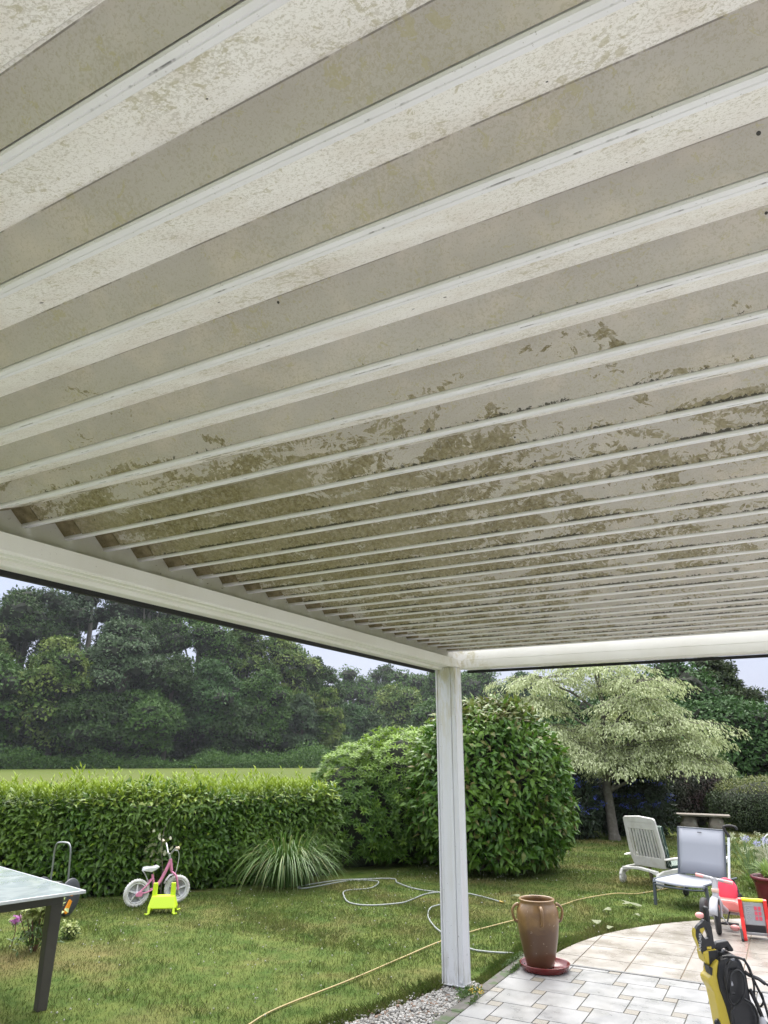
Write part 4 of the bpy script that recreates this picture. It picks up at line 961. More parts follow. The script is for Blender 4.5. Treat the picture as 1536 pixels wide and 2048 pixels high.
top = slab(MB(), .012, .012, 1.75, 1.05, .731, .741).build('glass_top', M_glass, tb, bevel=.002)
M_edge = mat('edge_trim', (.50, .52, .53), .3, .3)
e_ = slab(MB(), 0, 0, 1.76, .0115, .722, .742); slab(e_, 0, .0116, .0115, 1.06, .722, .742); e_.build('edge_trim', M_edge, top, bevel=.002)
ap = slab(MB(), .225, .05, .255, 1.0, .636, .7215); slab(ap, .256, .05, 1.50, .08, .636, .7215); slab(ap, .256, .97, 1.50, 1.0, .636, .7215); ap.build('apron', M_alu, tb, bevel=.003)
for a, b in ((.225, .04), (1.45, .04), (.225, .93), (1.45, .93)):
    mb = MB(); vs_ = []
    for z, s in ((0, .033), (.7215, .045)):
        ca, cb_ = a + .045, b + .045
        vs_ += [TP(ca-s, cb_-s, z), TP(ca+s, cb_-s, z), TP(ca+s, cb_+s, z), TP(ca-s, cb_+s, z)]
    mb.add(vs_, [(0,3,2,1),(4,5,6,7),(0,1,5,4),(1,2,6,5),(2,3,7,6),(3,0,4,7)]).build('leg', M_alu, tb, bevel=.006)

# ------------------------------------------------------------------ hose reel
M_chrome = mat('steel_tube', (.32, .33, .34), .35, .8)
M_dgrey = mat('dark_grey_plastic', (.045, .05, .058), .5)
M_orange = mat('orange_plastic', (.72, .26, .015), .4)
hr = thing('hose_reel', 'wheeled hose reel with steel handle, grey drum and orange crank behind the table', 'hose reel', (-7.17, 5.66, 0), R(-2) + YAW*.6)
MB().tube(smooth_path([(-.115, .12, .08), (-.105, .10, .45), (-.10, .09, .62), (-.075, .085, .682), (-.03, .083, .695), (.03, .083, .695), (.075, .085, .682), (.10, .09, .62), (.105, .10, .45), (.115, .12, .08)], 6), .0105, 10).build('handle', M_chrome, hr)
for s in (-1, 1.65):
    MB().lathe([(0, -.018), (.10, -.018), (.170, -.010), (.182, 0), (.170, .010), (.10, .018), (0, .018)], 36, M=Matrix.Translation((s*.135, 0, .182)) @ Matrix.Rotation(R(90), 4, 'Y')).build('wheel', M_dgrey, hr)
MB().lathe([(.10, -.11), (.10, .11)], 24, M=Matrix.Translation((0, 0, .20)) @ Matrix.Rotation(R(90), 4, 'Y')).build('drum', M_dgrey, hr)
h_ = MB()
for i in range(8): h_.tube([( -.10 + .025*i, .115*math.cos(t), .20 + .115*math.sin(t)) for t in [2*math.pi*k/24 for k in range(24)]], .013, 6, closed=True)
h_.build('wound_hose', dirty('hose_dark', (.05, .06, .05), (.08, .09, .07), .5), hr)
MB().prism([(.02, -.022), (.02, .022), (-.09, .032), (-.115, .015), (-.115, -.015), (-.09, -.032)], .244, .262, 'x', Matrix.Translation((0, -.02, .14)) @ Matrix.Rotation(R(58), 4, 'X')).tube([(.262, -.075, .225), (.31, -.075, .225)], .017, 10).build('crank', M_orange, hr, bevel=.004)

# ------------------------------------------------------------------ pink children's bicycle
M_pink = mat('pink_paint', (.62, .22, .36), .3); M_wplast = dirty('white_plastic', (.60, .61, .62), (.42, .39, .33), .4, 12, .55); M_tyre = dirty('white_tyre', (.60, .60, .58), (.27, .23, .17), .7, 16, .75)
bk = thing('child_bicycle', 'small pink childrens bicycle with white mag wheels leaning on the hedge', 'bicycle', (-6.69, 6.40, 0), math.atan2(.911, .412), rot=None)
bk.rotation_euler = (R(4), 0, math.atan2(.911, .412)); bk.scale = (.94, .94, .94)
def wheel(cx, r=.152, turn=0):
    M = Matrix.Translation((cx, 0, r)) @ Matrix.Rotation(turn, 4, 'Z') @ Matrix.Rotation(R(90), 4, 'X')
    ty = MB(); prof = [(r-.036, -.012), (r-.028, -.020), (r-.010, -.021), (r-.001, -.012), (r, 0), (r-.001, .012), (r-.010, .021), (r-.028, .020), (r-.036, .012), (r-.036, -.012)]
    ty.lathe(prof, 44, M=M); 
    for k in range(30):
        a = 2*math.pi*k/30
        for s in (-1, 1): ty.box((r-.004, -.005, s*.010-.005), (r+.0025, .005, s*.010+.005), M @ Matrix.Rotation(a + s*.05, 4, 'Z'))
    w_ = ty.build('wheel', M_tyre, bk)
    rim = MB().lathe([(r-.052, -.011), (r-.037, -.013), (r-.037, .013), (r-.052, .011), (r-.052, -.011)], 44, M=M)
    for k in range(5):
        a = 2*math.pi*k/5 + .3; rim.prism([(.014, -.010), (r-.05, -.006), (r-.05, .006), (.014, .010)], -.008, .008, 'z', M @ Matrix.Rotation(a, 4, 'Z'))
    rim.lathe([(0, -.03), (.014, -.03), (.020, -.016), (.020, .016), (.014, .03), (0, .03)], 18, M=M); rim.build('rim', M_wplast, w_)
wheel(0); wheel(.50, turn=-.25)
fr_ = MB(); fr_.tube(smooth_path([(.375, 0, .475), (.345, 0, .40), (.300, 0, .305), (.262, 0, .240), (.215, 0, .200)], 5), [.019]*5 + [.020]*16, 12)
fr_.tube([(.372, 0, .495), (.398, 0, .385), (.402, 0, .365)], .019, 12).tube([(.165, 0, .345), (.19, 0, .26), (.212, 0, .185)], .015, 12)
for s in (-1, 1): fr_.tube([(.178, s*.012, .30), (.10, s*.028, .225), (.0, s*.036, .152)], .0085, 8).tube([(.215, s*.018, .185), (.11, s*.032, .155), (0, s*.036, .150)], .0085, 8)
fr_.build('frame', M_pink, bk)
MB().prism([(-.02, .125), (.05, .12), (.06, .15), (.04, .185), (.0, .175), (-.03, .15)], -.058, -.046, 'y').build('chain_guard', M_pink, bk, bevel=.003)
fk = MB()
for s in (-1, 1): fk.tube(smooth_path([(.403, 0, .352), (.425, s*.018, .338), (.455, s*.036, .305), (.478, s*.038, .24), (.50, s*.038, .150)], 4), .012, 9)
fk.build('fork', M_pink, bk)
hb = MB().tube([(.372, 0, .49), (.350, 0, .56)], .012, 10)
for s in (-1, 1): hb.tube(smooth_path([(.352, 0, .552), (.352, s*.045, .56), (.356, s*.12, .62), (.36, s*.18, .652), (.352, s*.235, .662)], 5), .0095, 8)
hbo = hb.build('handlebar', mat('silver_paint', (.50, .51, .52), .35, .4), bk)
for s in (-1, 1): MB().tube([(.358, s*.185, .653), (.350, s*.262, .665)], [.014, .015], 10).ball((.350, s*.264, .665), .019, 8).build('grip', dirty('grip_cream', (.60, .50, .38), (.5, .38, .25), .6), hbo)
MB().tube(smooth_path([(.36, -.10, .61), (.42, -.09, .60), (.465, -.04, .50), (.455, -.01, .33)], 6), .004, 6).build('brake_cable', M_wplast, bk)
MB().prism([(.045, .395), (.055, .425), (.10, .43), (.17, .425), (.225, .438), (.235, .425), (.19, .395), (.14, .375), (.09, .385)], -.05, .05, 'y').build('saddle', M_wplast, bk, bevel=.018)
MB().tube([(.165, 0, .34), (.148, 0, .395)], .011, 8).build('seat_post', M_black, bk)
def fender(pts, w_): 
    mb = MB(); vs_ = [];
    for x, z in pts: vs_ += [(x, -w_, z-.006), (x, 0, z+.006), (x, w_, z-.006)]
    mb.add(vs_, [f for i in range(len(pts)-1) for f in ((3*i, 3*i+1, 3*i+4, 3*i+3), (3*i+1, 3*i+2, 3*i+5, 3*i+4))], True)
    return mb.build('mudguard', M_wplast, bk, solid=.003)
fender([(.035, .40), (.07, .36), (.105, .305), (.135, .24), (.150, .175)], .024); fender([(.43, .325), (.385, .318), (.35, .275), (.325, .228)], .026)

# neon toy (upturned goal-like stand)
M_neon = mat('neon_plastic', (.50, .68, .02), .4)
ny = thing('plastic_stand', 'neon yellow plastic toy stand on four small feet in front of the pink bicycle', 'toy', (-6.20, 6.33, 0), YAW + .12)
mb = MB(); vs_ = []
for z, hx, hy in ((.055, .150, .085), (.175, .120, .045)): vs_ += [(-hx, -hy, z), (hx, -hy, z), (hx, hy, z), (-hx, hy, z)]
mb.add(vs_, [(0,3,2,1),(4,5,6,7),(0,1,5,4),(1,2,6,5),(2,3,7,6),(3,0,4,7)]); mb.build('body', M_neon, ny, bevel=.012)
for s in (-1, 1):
    mb = MB().prism([(s*.098-.026, .150), (s*.098+.026, .150), (s*.094+.023, .295), (s*.094-.023, .295)], -.016, .016, 'y'); mb.build('upright', M_neon, ny, bevel=.005)
    for t in (-1, 1): MB().tube(smooth_path([(s*.128, t*.075, .075), (s*.128, t*.090, .03), (s*.132, t*.098, .012), (s*.155, t*.11, .010), (s*.165, t*.11, .022)], 4), [.014]*10 + [.010]*7, 8).build('foot', M_neon, ny)

# ------------------------------------------------------------------ flowering plants by the table
M_hell = leafmat('hellebore_leaf', (.20, .25, .07), (.34, .38, .15), None, .5, .25)
M_rstem = mat('red_stem', (.14, .07, .04), .6)
def flower_plant(name, label, loc, n, hh, sprd, m, petal=None, L=(.045, .08)):
    t = thing(name, label, 'plant', loc); mb = MB(); P = []
    for i in range(n):
        a = rnd.uniform(0, 6.28); r = sprd*rnd.random()**.6; z = hh*rnd.uniform(.72, 1.08); q = (math.cos(a)*r, math.sin(a)*r, z)
        mb.tube([(q[0]*.15, q[1]*.15, 0), (q[0]*.6, q[1]*.6, z*.55), q], [.004, .0035, .0028], 5)
        k = 26; P = rng.normal(0, 1, (k, 3))*[.032, .032, .022] + np.array(q); foliage('flower_head', leaves(P, rand_dir(k)+[0, 0, .2], rand_dir(k)*.6+[0, 0, 1], rng.uniform(*L, k), rng.uniform(.5, .7, k)*L[1]*.8, simple=False), m, t)
    mb.build('stems', M_rstem, t)
    Q = np.stack([rng.normal(0, sprd*.5, 160), rng.normal(0, sprd*.5, 160), rng.uniform(.03, hh*.55, 160)], 1)
    foliage('leaves', leaves(Q, rand_dir(160)+[0, 0, .5], rand_dir(160)+[0, 0, 1], rng.uniform(.05, .10, 160), .022), leafmat('basal_leaf', (.045, .085, .02), (.09, .14, .035)), t); return t
flower_plant('sedum_plant', 'leggy plant with pale lime flower heads on reddish stems under the table edge', (-6.05, 4.67, 0), 17, .37, .16, M_hell)
flower_plant('sedum_plant', 'small lime flowered tuft just right of the table leg', (-6.15, 5.12, 0), 10, .085, .024, M_hell, L=(.03, .05))
pf = thing('pink_flower', 'single pink-purple flower head on a thin stem at the far left', 'flower', (-6.36, 4.68, 0))
MB().tube([(0, 0, 0), (.01, .01, .12), (-.02, .02, .20)], .004, 5).build('stem', M_rstem, pf)
n = 300; P = rng.normal(0, .016, (n, 3)) + [-.02, .02, .20]; foliage('petals', leaves(P, rand_dir(n)+[0, 0, .4], rand_dir(n), .024, .010, simple=True), leafmat('pink_petal', (.42, .13, .38), (.58, .28, .55), None, .6, .2), pf)

# ------------------------------------------------------------------ grey mesh lounger
M_mesh = mat('mesh_fabric', (.40, .42, .46), .7); g = G(M_mesh); P = g.pos(True)
wv = g.n('ShaderNodeTexWave'); wv.inputs['Scale'].default_value = 90; g.l(P, wv.inputs['Vector']); c = g.mix(g.rng(wv.outputs['Fac'], 0, 1, 0, .18), (.30, .315, .355), (.23, .245, .285)); c = g.mix(g.rng(g.noise(P, 3, 4, .6), .4, .7, 0, .3), c, (.27, .28, .31)); g.col(c)
M_anth = mat('anthracite_frame', (.085, .098, .115), .4, .2)
gl = thing('grey_lounger', 'grey mesh sun lounger with upright back and anthracite frame facing the terrace', 'sun lounger', (-1.325, 9.295, 0), R(-19.6))
def sheet_between(pts, x0, x1, name, m, par, segs=10, sag=.0, solid=.006):
    mb = MB(); vs_ = []
    for i, (y, z) in enumerate(pts):
        for k in range(segs+1):
            u = k/segs; s = sag*math.sin(math.pi*u); vs_.append((x0 + (x1-x0)*u, y, z - s))
    n_ = segs+1
    mb.add(vs_, [(i*n_+k, i*n_+k+1, (i+1)*n_+k+1, (i+1)*n_+k) for i in range(len(pts)-1) for k in range(segs)], True)
    return mb.build(name, m, par, solid=solid)
seatp = [(-.015, .245), (0, .268), (.05, .272), (.28, .272), (.555, .270)]
sheet_between(seatp, -.285, .285, 'seat', M_mesh, gl, sag=.012)
bp = [(.565, .280), (.60, .42), (.64, .60), (.675, .775)]
bs_ = sheet_between(bp, -.275, .275, 'backrest', M_mesh, gl, sag=-.006)
MB().box((-.030, -.002, 0), (.022, .001, .010), Matrix.Translation((0, .652, .735)) @ Matrix.Rotation(R(-11), 4, 'X')).build('tag', mat('tag_grey', (.07, .07, .08), .5), bs_)
fm = MB()
for s in (-1, 1):
    fm.tube(smooth_path([(s*.290, -.02, .235), (s*.295, 0, .262), (s*.295, .05, .268), (s*.295, .55, .266), (s*.295, .80, .262)], 5), .013, 8)
fm.tube([(-.29, -.010, .222), (-.15, 0, .205), (.15, 0, .205), (.29, -.010, .222)], .011, 8).tube([(-.29, .56, .262), (.29, .56, .262)], .011, 8)
fm.build('seat_frame', M_anth, gl)
fb = MB().tube([(-.283, .56, .27), (-.283, .60, .42), (-.283, .64, .60), (-.283, .678, .780)], .010, 8).tube([(.283, .56, .27), (.283, .60, .42), (.283, .64, .60), (.283, .678, .780)], .010, 8).tube([(-.283, .678, .781), (.283, .678, .781)], .007, 8)
fb.build('back_frame', M_anth, bs_)
for s in (-1, 1):
    MB().beam((s*.30, .01, .258), (s*.318, .015, 0), .034, .022, (0, 1, 0)).build('leg', M_anth, gl, bevel=.004)
    MB().beam((s*.29, .72, .258), (s*.30, .76, .06), .030, .022, (0, 1, 0)).build('leg', M_anth, gl, bevel=.004)
    MB().lathe([(0, -.016), (.05, -.016), (.058, -.008), (.058, .008), (.05, .016), (0, .016)], 24, M=Matrix.Translation((s*.32, .76, .058)) @ Matrix.Rotation(R(90), 4, 'Y')).build('wheel', M_black, gl)
mb = MB()
for s in (-1, 1): mb.tube([(s*.20, .655, .56), (s*.20, .76, .27)], .009, 7)
mb.build('back_strut', M_anth, gl)

# ------------------------------------------------------------------ white plastic recliner seen from behind
M_resin = dirty('white_resin', (.54, .535, .50), (.38, .36, .30), .45, 8, .7)
wl = thing('white_recliner', 'white slatted plastic recliner on small wheels seen from behind, left of the grey lounger', 'sun lounger', (-1.965, 10.56, 0), R(-30.8))
Mb = Matrix.Translation((0, .20, .215)) @ Matrix.Rotation(R(12), 4, 'X')     # back panel leans towards the viewer; local z runs up the back
HB = .62
def bw(z): return .245 + .045*min(1, z/.15) - .028*(z/HB)
mb = MB()
def pan(x0a, z0, x1a, z1, w0=None):
    pass
rail = []
for s in (-1, 1):
    out_ = [(s*bw(z), z) for z in (0, .1, .2, .3, .4, .5, .56)]; inn = [(s*(bw(z) - .052), z) for z in (.56, .5, .4, .3, .2, .1, 0)]
    mb.prism(out_ + inn, -.014, .014, 'y', Mb)
mb.prism([(-(bw(.5)-.051), .475), (bw(.5)-.051, .475), (bw(.56)-.051, .56), (-(bw(.56)-.051), .56)], -.0135, .012, 'y', Mb)
mb.prism([(-bw(.56), .5605), (bw(.56), .5605), (bw(.60)-.004, .605), (bw(.6)-.03, .622), (.0, .640), (-bw(.6)+.03, .622), (-bw(.60)+.004, .605)], -.016, .014, 'y', Mb)
mb.prism([(-(bw(.05)-.051), .0), (bw(.05)-.051, .0), (bw(.12)-.051, .125), (-(bw(.12)-.051), .125)], -.0135, .012, 'y', Mb)
bo = mb.build('backrest', M_resin, wl, bevel=.004)
ns_ = 9
for i in range(ns_):
    u = (i + .5)/ns_*2 - 1; xb, xt = u*(bw(.12)-.054), u*(bw(.48)-.054)
    MB().prism([(xb-.0105, .1255), (xb+.0105, .1255), (xt+.0095, .4745), (xt-.0095, .4745)], -.010, .010, 'y', Mb).build('slat', M_resin, bo)
fm = MB()
for s in (-1, 1):   # side rails with raised arch at the wheels
    fm.prism([(-.06, .115), (-.02, .175), (.10, .205), (.30, .215), (1.30, .235), (1.42, .30), (1.42, .25), (1.30, .185), (.30, .165), (.10, .150), (.03, .125), (.0, .07), (-.05, .065)], s*.295 - .020, s*.295 + .020, 'x')
fm.prism([(-.276, .155), (-.18, .185), (0, .195), (.18, .185), (.276, .155), (.276, .205), (0, .228), (-.276, .205)], -.03, .03, 'y')
fm.build('seat_frame', M_resin, wl, bevel=.006)
st = MB()
for i in range(14): st.box((-.272, .30 + i*.075, .198), (.272, .352 + i*.075, .212))
st.build('seat', M_resin, wl)
for s in (-1, 1):
    MB().lathe([(0, -.018), (.050, -.018), (.062, -.010), (.062, .010), (.050, .018), (0, .018)], 24, M=Matrix.Translation((s*.300, -.005, .062)) @ Matrix.Rotation(R(90), 4, 'Y')).build('wheel', M_resin, wl)
    MB().prism([(.10, .335), (.16, .350), (.50, .352), (.56, .345), (.56, .325), (.50, .325), (.16, .325)], s*.325 - .028, s*.325 + .028, 'x').build('armrest', M_resin, wl, bevel=.008)
    MB().beam((s*.318, .46, .33), (s*.30, .42, .21), .03, .04).beam((s*.30, 1.15, .19), (s*.32, 1.20, 0), .035, .05).build('leg', M_resin, wl, bevel=.004)
    MB().beam((s*.24, .46, .19), (s*.25, .50, 0), .03, .04).build('leg', dirty('resin_shadowed_foot', (.30, .24, .17), (.36, .3, .22), .6), wl)  # legs under the seat: resin with shade put into its colour
M_cush = mat('cushion_fabric', (.03, .07, .05), .8); g = G(M_cush); P = g.pos(True)
wv = g.n('ShaderNodeTexWave'); wv.inputs['Scale'].default_value = 14; wv.inputs['Distortion'].default_value = 5; g.l(P, wv.inputs['Vector']); g.col(g.mix(g.rng(wv.outputs['Fac'], .80, .86), (.012, .040, .030), (.42, .48, .42)))
cu = thing('cushion', 'dark green patterned cushion lying on the front side of the white recliner', 'cushion', (-1.965, 10.56, 0), R(-30.8))
Mc = Matrix.Translation((.02, .225, .235)) @ Matrix.Rotation(R(12), 4, 'X')
MB().box((-.235, .018, .0), (.27, .062, .50), Mc).build('pad', M_cush, cu, bevel=.018)
MB().box((-.235, .30, .216), (.27, 1.0, .252)).build('pad', M_cush, cu, bevel=.015)

# ------------------------------------------------------------------ square black plant pot on the lawn
bp_ = thing('black_pot', 'black square tapered plant pot standing on the lawn behind the grey lounger', 'plant pot', (-1.22, 13.1, 0), .35)
mb = MB(); vs_ = []
for z, s in ((0, .075), (.27, .098), (.27, .112), (.315, .114), (.315, .098), (.06, .07)): vs_ += [(-s, -s, z), (s, -s, z), (s, s, z), (-s, s, z)]
fs_ = [(0, 3, 2, 1)] + [(4*i+k, 4*i+(k+1) % 4, 4*i+4+(k+1) % 4, 4*i+4+k) for i in range(5) for k in range(4)] + [(20, 21, 22, 23)]
mb.add(vs_, fs_).build('body', mat('black_plastic', (.018, .019, .022), .45), bp_, bevel=.003)

# ------------------------------------------------------------------ tricycle
M_sal = mat('salmon_plastic', (.72, .23, .20), .4); M_hot = mat('coral_plastic', (.78, .075, .13), .35); M_lp = mat('light_pink', (.78, .36, .34), .5)
M_lgrey = dirty('light_grey_plastic', (.44, .44, .46), (.34, .33, .34), .4, 10, .6); M_tread = dirty('tricycle_tyre', (.022, .022, .024), (.05, .048, .045), .75, 30, .6)
tr = thing('tricycle', 'toddler tricycle with coral seat, pink grips and a white parent push bar', 'tricycle', (-.83, 8.10, .032), R(-4))
def twheel(c, r, w_, rot=0):
    M = Matrix.Translation(c) @ Matrix.Rotation(rot, 4, 'Z') @ Matrix.Rotation(R(90), 4, 'Y')
    o = MB().lathe([(r*.62, -w_), (r*.86, -w_), (r*.97, -w_*.7), (r, -w_*.2), (r, w_*.2), (r*.97, w_*.7), (r*.86, w_), (r*.62, w_)], 36, M=M).build('wheel', M_tread, tr)
    MB().lathe([(0, -w_*.8), (r*.25, -w_*1.05), (r*.3, -w_*.5), (r*.618, -w_*.6), (r*.618, w_*.6), (r*.3, w_*.5), (r*.25, w_*1.05), (0, w_*.8)], 30, M=M).build('hub', M_lgrey, o)
twheel((-.02, 0, .148), .148, .024, .22); twheel((-.20, .42, .115), .115, .03); twheel((.24, .42, .115), .115, .03)
MB().tube([(-.012, .02, .30), (-.008, .05, .42), (-.004, .06, .475)], [.030, .026, .021], 14).build('steering_tube', M_lgrey, tr)
cl_ = MB().lathe([(.032, 0), (.034, .002), (.034, .028), (.032, .030)], 18, M=Matrix.Translation((-.010, .030, .352))).build('clamp', dirty('peach_clamp', (.70, .50, .40), (.6, .45, .36), .5), tr)
hbar = MB().tube([(-.105, .05, .478), (.075, .06, .448)], .0135, 12).prism([(-.045, .475), (.03, .462), (.018, .42), (-.03, .42)], .035, .068, 'y').build('handlebar', M_lgrey, tr, bevel=.003)
MB().tube([(-.172, .045, .488), (-.104, .05, .478)], [.0155, .0155], 12).build('grip', M_lp, hbar); MB().tube([(.076, .06, .448), (.150, .065, .436)], [.0155, .0155], 12).build('grip', M_lp, hbar)
fkk = MB()
for s in (-1, 1): fkk.tube(smooth_path([(-.012, .02, .318), (-.012 + s*.03, .015, .305), (-.016 + s*.042, .008, .24), (-.02 + s*.042, 0, .148)], 4), .011, 8)
fkk.build('fork', M_lgrey, tr)
mb = MB(); vs_ = []
for i in range(9):
    a = R(15 + i*17); y_ = .0 - math.cos(a)*.172; z_ = .148 + math.sin(a)*.172; vs_ += [(-.055, y_, z_-.012), (-.02, y_, z_), (.018, y_, z_-.012)]
mb.add(vs_, [f for i in range(8) for f in ((3*i, 3*i+1, 3*i+4, 3*i+3), (3*i+1, 3*i+2, 3*i+5, 3*i+4))], True)
mb.build('mudguard', M_lgrey, tr, solid=.004)
pd = MB().tube([(-.135, -.03, .155), (-.05, 0, .148), (.03, 0, .148), (.07, .02, .085)], .006, 6).build('crank', M_chrome, tr)
MB().ball((-.165, -.04, .150), .042, 10, (1, .7, .62)).build('pedal', M_lp, pd); MB().ball((.115, .06, .058), .042, 10, (1, .7, .62)).build('pedal', M_lp, pd)
MB().tube([(.0, .06, .30), (.01, .14, .22), (.03, .25, .165), (.03, .42, .150)], [.022, .020, .020, .02], 12).tube([(-.20, .42, .115), (.24, .42, .115)], .012, 10).build('frame', M_lgrey, tr)
seat = MB().prism([(-.095, .155), (.145, .150), (.160, .225), (.11, .250), (-.06, .255), (-.105, .225)], .27, .47, 'y').build('seat', M_sal, tr, bevel=.02)
MB().ball((.035, .42, .322), .102, 14, (.98, .22, 1.06)).build('seat_back', M_hot, seat)
MB().tube([(.11, .44, .40), (.135, .42, .33), (.150, .38, .25)], .007, 6).build('strap', M_black, seat)
MB().box((-.02, .16, .055), (.13, .22, .072)).tube([(.03, .19, .064), (.05, .30, .15)], .008, 6).build('footrest', M_black, tr, bevel=.006)
pb = MB().tube([(.03, .50, .16), (.035, .66, .42), (.072, .74, .785)], .0125, 12).build('push_bar', dirty('push_bar_white', (.62, .66, .70), (.5, .52, .55), .35), tr)
MB().tube(smooth_path([(.072, .74, .770), (.066, .745, .800), (.040, .745, .835), (.035, .745, .868), (.065, .745, .882), (.11, .745, .884), (.150, .745, .872), (.158, .745, .848)], 5), [.017]*6 + [.013]*30, 10).build('push_handle', M_black, pb)

# ------------------------------------------------------------------ toy trolley
M_red = mat('red_plastic', (.68, .025, .02), .35); M_yel = mat('yellow_plastic', (.80, .72, .02), .35); M_pgrey = dirty('panel_grey', (.30, .31, .32), (.22, .23, .24), .5, 20, .6)
tt = thing('toy_trolley', 'red and yellow toy trolley with a grey front panel beside the tricycle', 'toy', (-.525, 8.06, .032), R(6))
for s in (-1, 1):
    mb = MB().prism([(-.02, .325), (.012, .335), (.03, .30), (.012, .17), (-.06, .0), (-.100, .0), (-.098, .022), (-.03, .18)], s*.104 - .016, s*.104 + .016, 'x')
    mb.prism([(.012, .18), (.03, .22), (.17, .02), (.16, .0), (.13, .0)], s*.104 - .014, s*.104 + .014, 'x'); mb.build('side_frame', M_red, tt, bevel=.005)
    MB().prism([(-.14, .0), (-.135, .022), (-.065, .088), (-.045, .088), (-.045, .060), (-.095, .0)], s*.128 - .010, s*.128 + .010, 'x').build('foot', M_black, tt, bevel=.004)
MB().tube([(-.09, .0, .322), (.09, 0, .322)], .0145, 14).build('push_grip', M_yel, tt)
Mp = Matrix.Translation((0, -.005, .205)) @ Matrix.Rotation(R(-8), 4, 'X')
pn = MB().box((-.086, -.012, -.088), (.086, .012, .095), Mp).build('panel', M_pgrey, tt, bevel=.006)
mb = MB()
for cx in (.018, .050):
    for j in range(3):
        z0_ = .035 - j*.040
        for r_i in range(3): mb.box((cx-.012, -.0155, z0_ + r_i*.011), (cx+.012, -.0125, z0_ + r_i*.011 + .0075), Mp)
mb.build('counter', M_hot, pn)
mb = MB().prism([(-.070, .070), (-.002, .070), (-.002, .066), (-.066, .066), (-.066, -.060), (-.070, -.060)], -.0155, -.0122, 'y', Mp)
for j in range(3): mb.tube([Mp @ Vector((-.045 + .014*math.cos(a), -.0135, .045 - j*.035 + .010*math.sin(a))) for a in [2*math.pi*k/12 for k in range(12)]], .0018, 5, closed=True)
mb.build('emblem', M_lgrey, pn)
MB().box((-.088, -.04, .048), (.088, -.02, .060)).box((-.088, .02, .03), (.088, .10, .04)).build('crossbar', M_pgrey, tt)
MB().prism([(.015, .115), (.10, .13), (.09, .045), (.03, .045)], -.085, .085, 'x').build('basket', M_dgrey, tt, bevel=.006)

# ------------------------------------------------------------------ planter with agapanthus, lavender, wire chair
M_pl = dirty('planter_glaze', (.115, .014, .022), (.16, .03, .035), .25, 8, .6)
pl = thing('planter', 'glossy dark red planter behind the toy trolley', 'planter', (-.40, 9.70, .0))
MB().lathe([(0, 0), (.14, 0), (.15, .02), (.185, .26), (.200, .31), (.215, .315), (.215, .345), (.20, .35), (.185, .335), (.17, .29), (0, .29)], 40).build('pot', M_pl, pl)
MB().lathe([(.0, .30), (.175, .298)], 24).build('soil', M_soil, pl)
def strap_plant(name, label, cat, loc, n, L, W, m, sprd=.05, up=.75, z0=0):
    t = thing(name, label, cat, loc); a = rng.uniform(0, 6.28, n); LL = rng.uniform(*L, n); out = rng.uniform(.25, .9, n); K = 6; rows = []
    for i in range(K+1):
        q = i/K; re_ = LL*out*q**1.3*.8 + rng.random()*0; hh = LL*(q*up*1.3 - q**2.2*(.25 + .7*out)*up); wv_ = W*(1-q**2.5)/2
        cx = np.cos(a)*(sprd + re_); cy = np.sin(a)*(sprd + re_); rows.append(np.stack([np.stack([cx - np.sin(a)*wv_, cy + np.cos(a)*wv_, hh+z0], 1), np.stack([cx + np.sin(a)*wv_, cy - np.cos(a)*wv_, hh+z0], 1)], 1))
    V = np.stack(rows, 1).reshape(-1, 3); b = (np.arange(n)*(K+1)*2)[:, None]; F = np.concatenate([b + np.array([[2*i, 2*i+1, 2*i+3, 2*i+2]]) for i in range(K)])
    np_mesh('leaves', V, F, m, t, {'tint': np.repeat(rng.random(n), (K+1)*2), 'young': np.zeros(n*(K+1)*2)}, smooth=True); return t
M_strap = leafmat('strap_leaf', (.10, .17, .03), (.20, .28, .06), None, .4, .25)
M_blue = leafmat('lilac_petal', (.28, .28, .50), (.46, .46, .62), None, .6, .3); M_pod = leafmat('seed_pod', (.30, .34, .16), (.52, .54, .42), None, .6, .2)
def umbels(t, heads, m, r=.035, k=46, leaf=(.018, .028)):
    P = []; mb = MB()
    for (x0_, y0_, x, y, z) in heads:
        mb.tube([(x0_, y0_, .05), ((x+x0_)/2*1.0, (y+y0_)/2, z*.55), (x, y, z)], [.0045, .004, .0035], 5)
        q = rand_dir(k)*r; q[:, 2] *= .7; foliage('flower_head', leaves(q + [x, y, z], rand_dir(k)+[0, 0, .4], rand_dir(k)+[0, 0, .5], rng.uniform(*leaf, k), .010, simple=True), m, t)
    mb.build('stems', mat('green_stem', (.10, .16, .05), .6), t)
ag = strap_plant('agapanthus', 'fresh green agapanthus leaves spilling from the dark red planter', 'plant', (-.40, 9.70, .29), 170, (.22, .38), .022, M_strap)
ag2 = strap_plant('agapanthus', 'loose agapanthus with pale seed heads standing in the grass left of the wire chair', 'plant', (-.66, 11.1, 0), 60, (.3, .5), .014, M_strap)
umbels(ag2, [(rnd.uniform(-.06, .06), rnd.uniform(-.06, .06), rnd.uniform(-.26, .26), rnd.uniform(-.2, .3), rnd.uniform(.36, .66)) for _ in range(34)], M_pod, .030, 18)
ag3 = strap_plant('agapanthus', 'agapanthus with lilac blue flower heads in front of the wire chair', 'plant', (-.50, 10.75, 0), 50, (.3, .45), .014, M_strap)
umbels(ag3, [(0, 0, -.04, -.02, .56), (.02, .02, .05, .05, .60), (0, 0, -.17, .05, .61)], M_blue, .040, 55, (.022, .036))
lv_ = thing('lavender_bush', 'grey-green spiky bush in front of the wire chair at the right edge', 'bush', (-.36, 10.35, 0))
n = 1500; a = rng.uniform(0, 6.28, n); r_ = rng.random(n)**.5*.20; P = np.stack([np.cos(a)*r_, np.sin(a)*r_, rng.uniform(.05, .55, n)], 1)
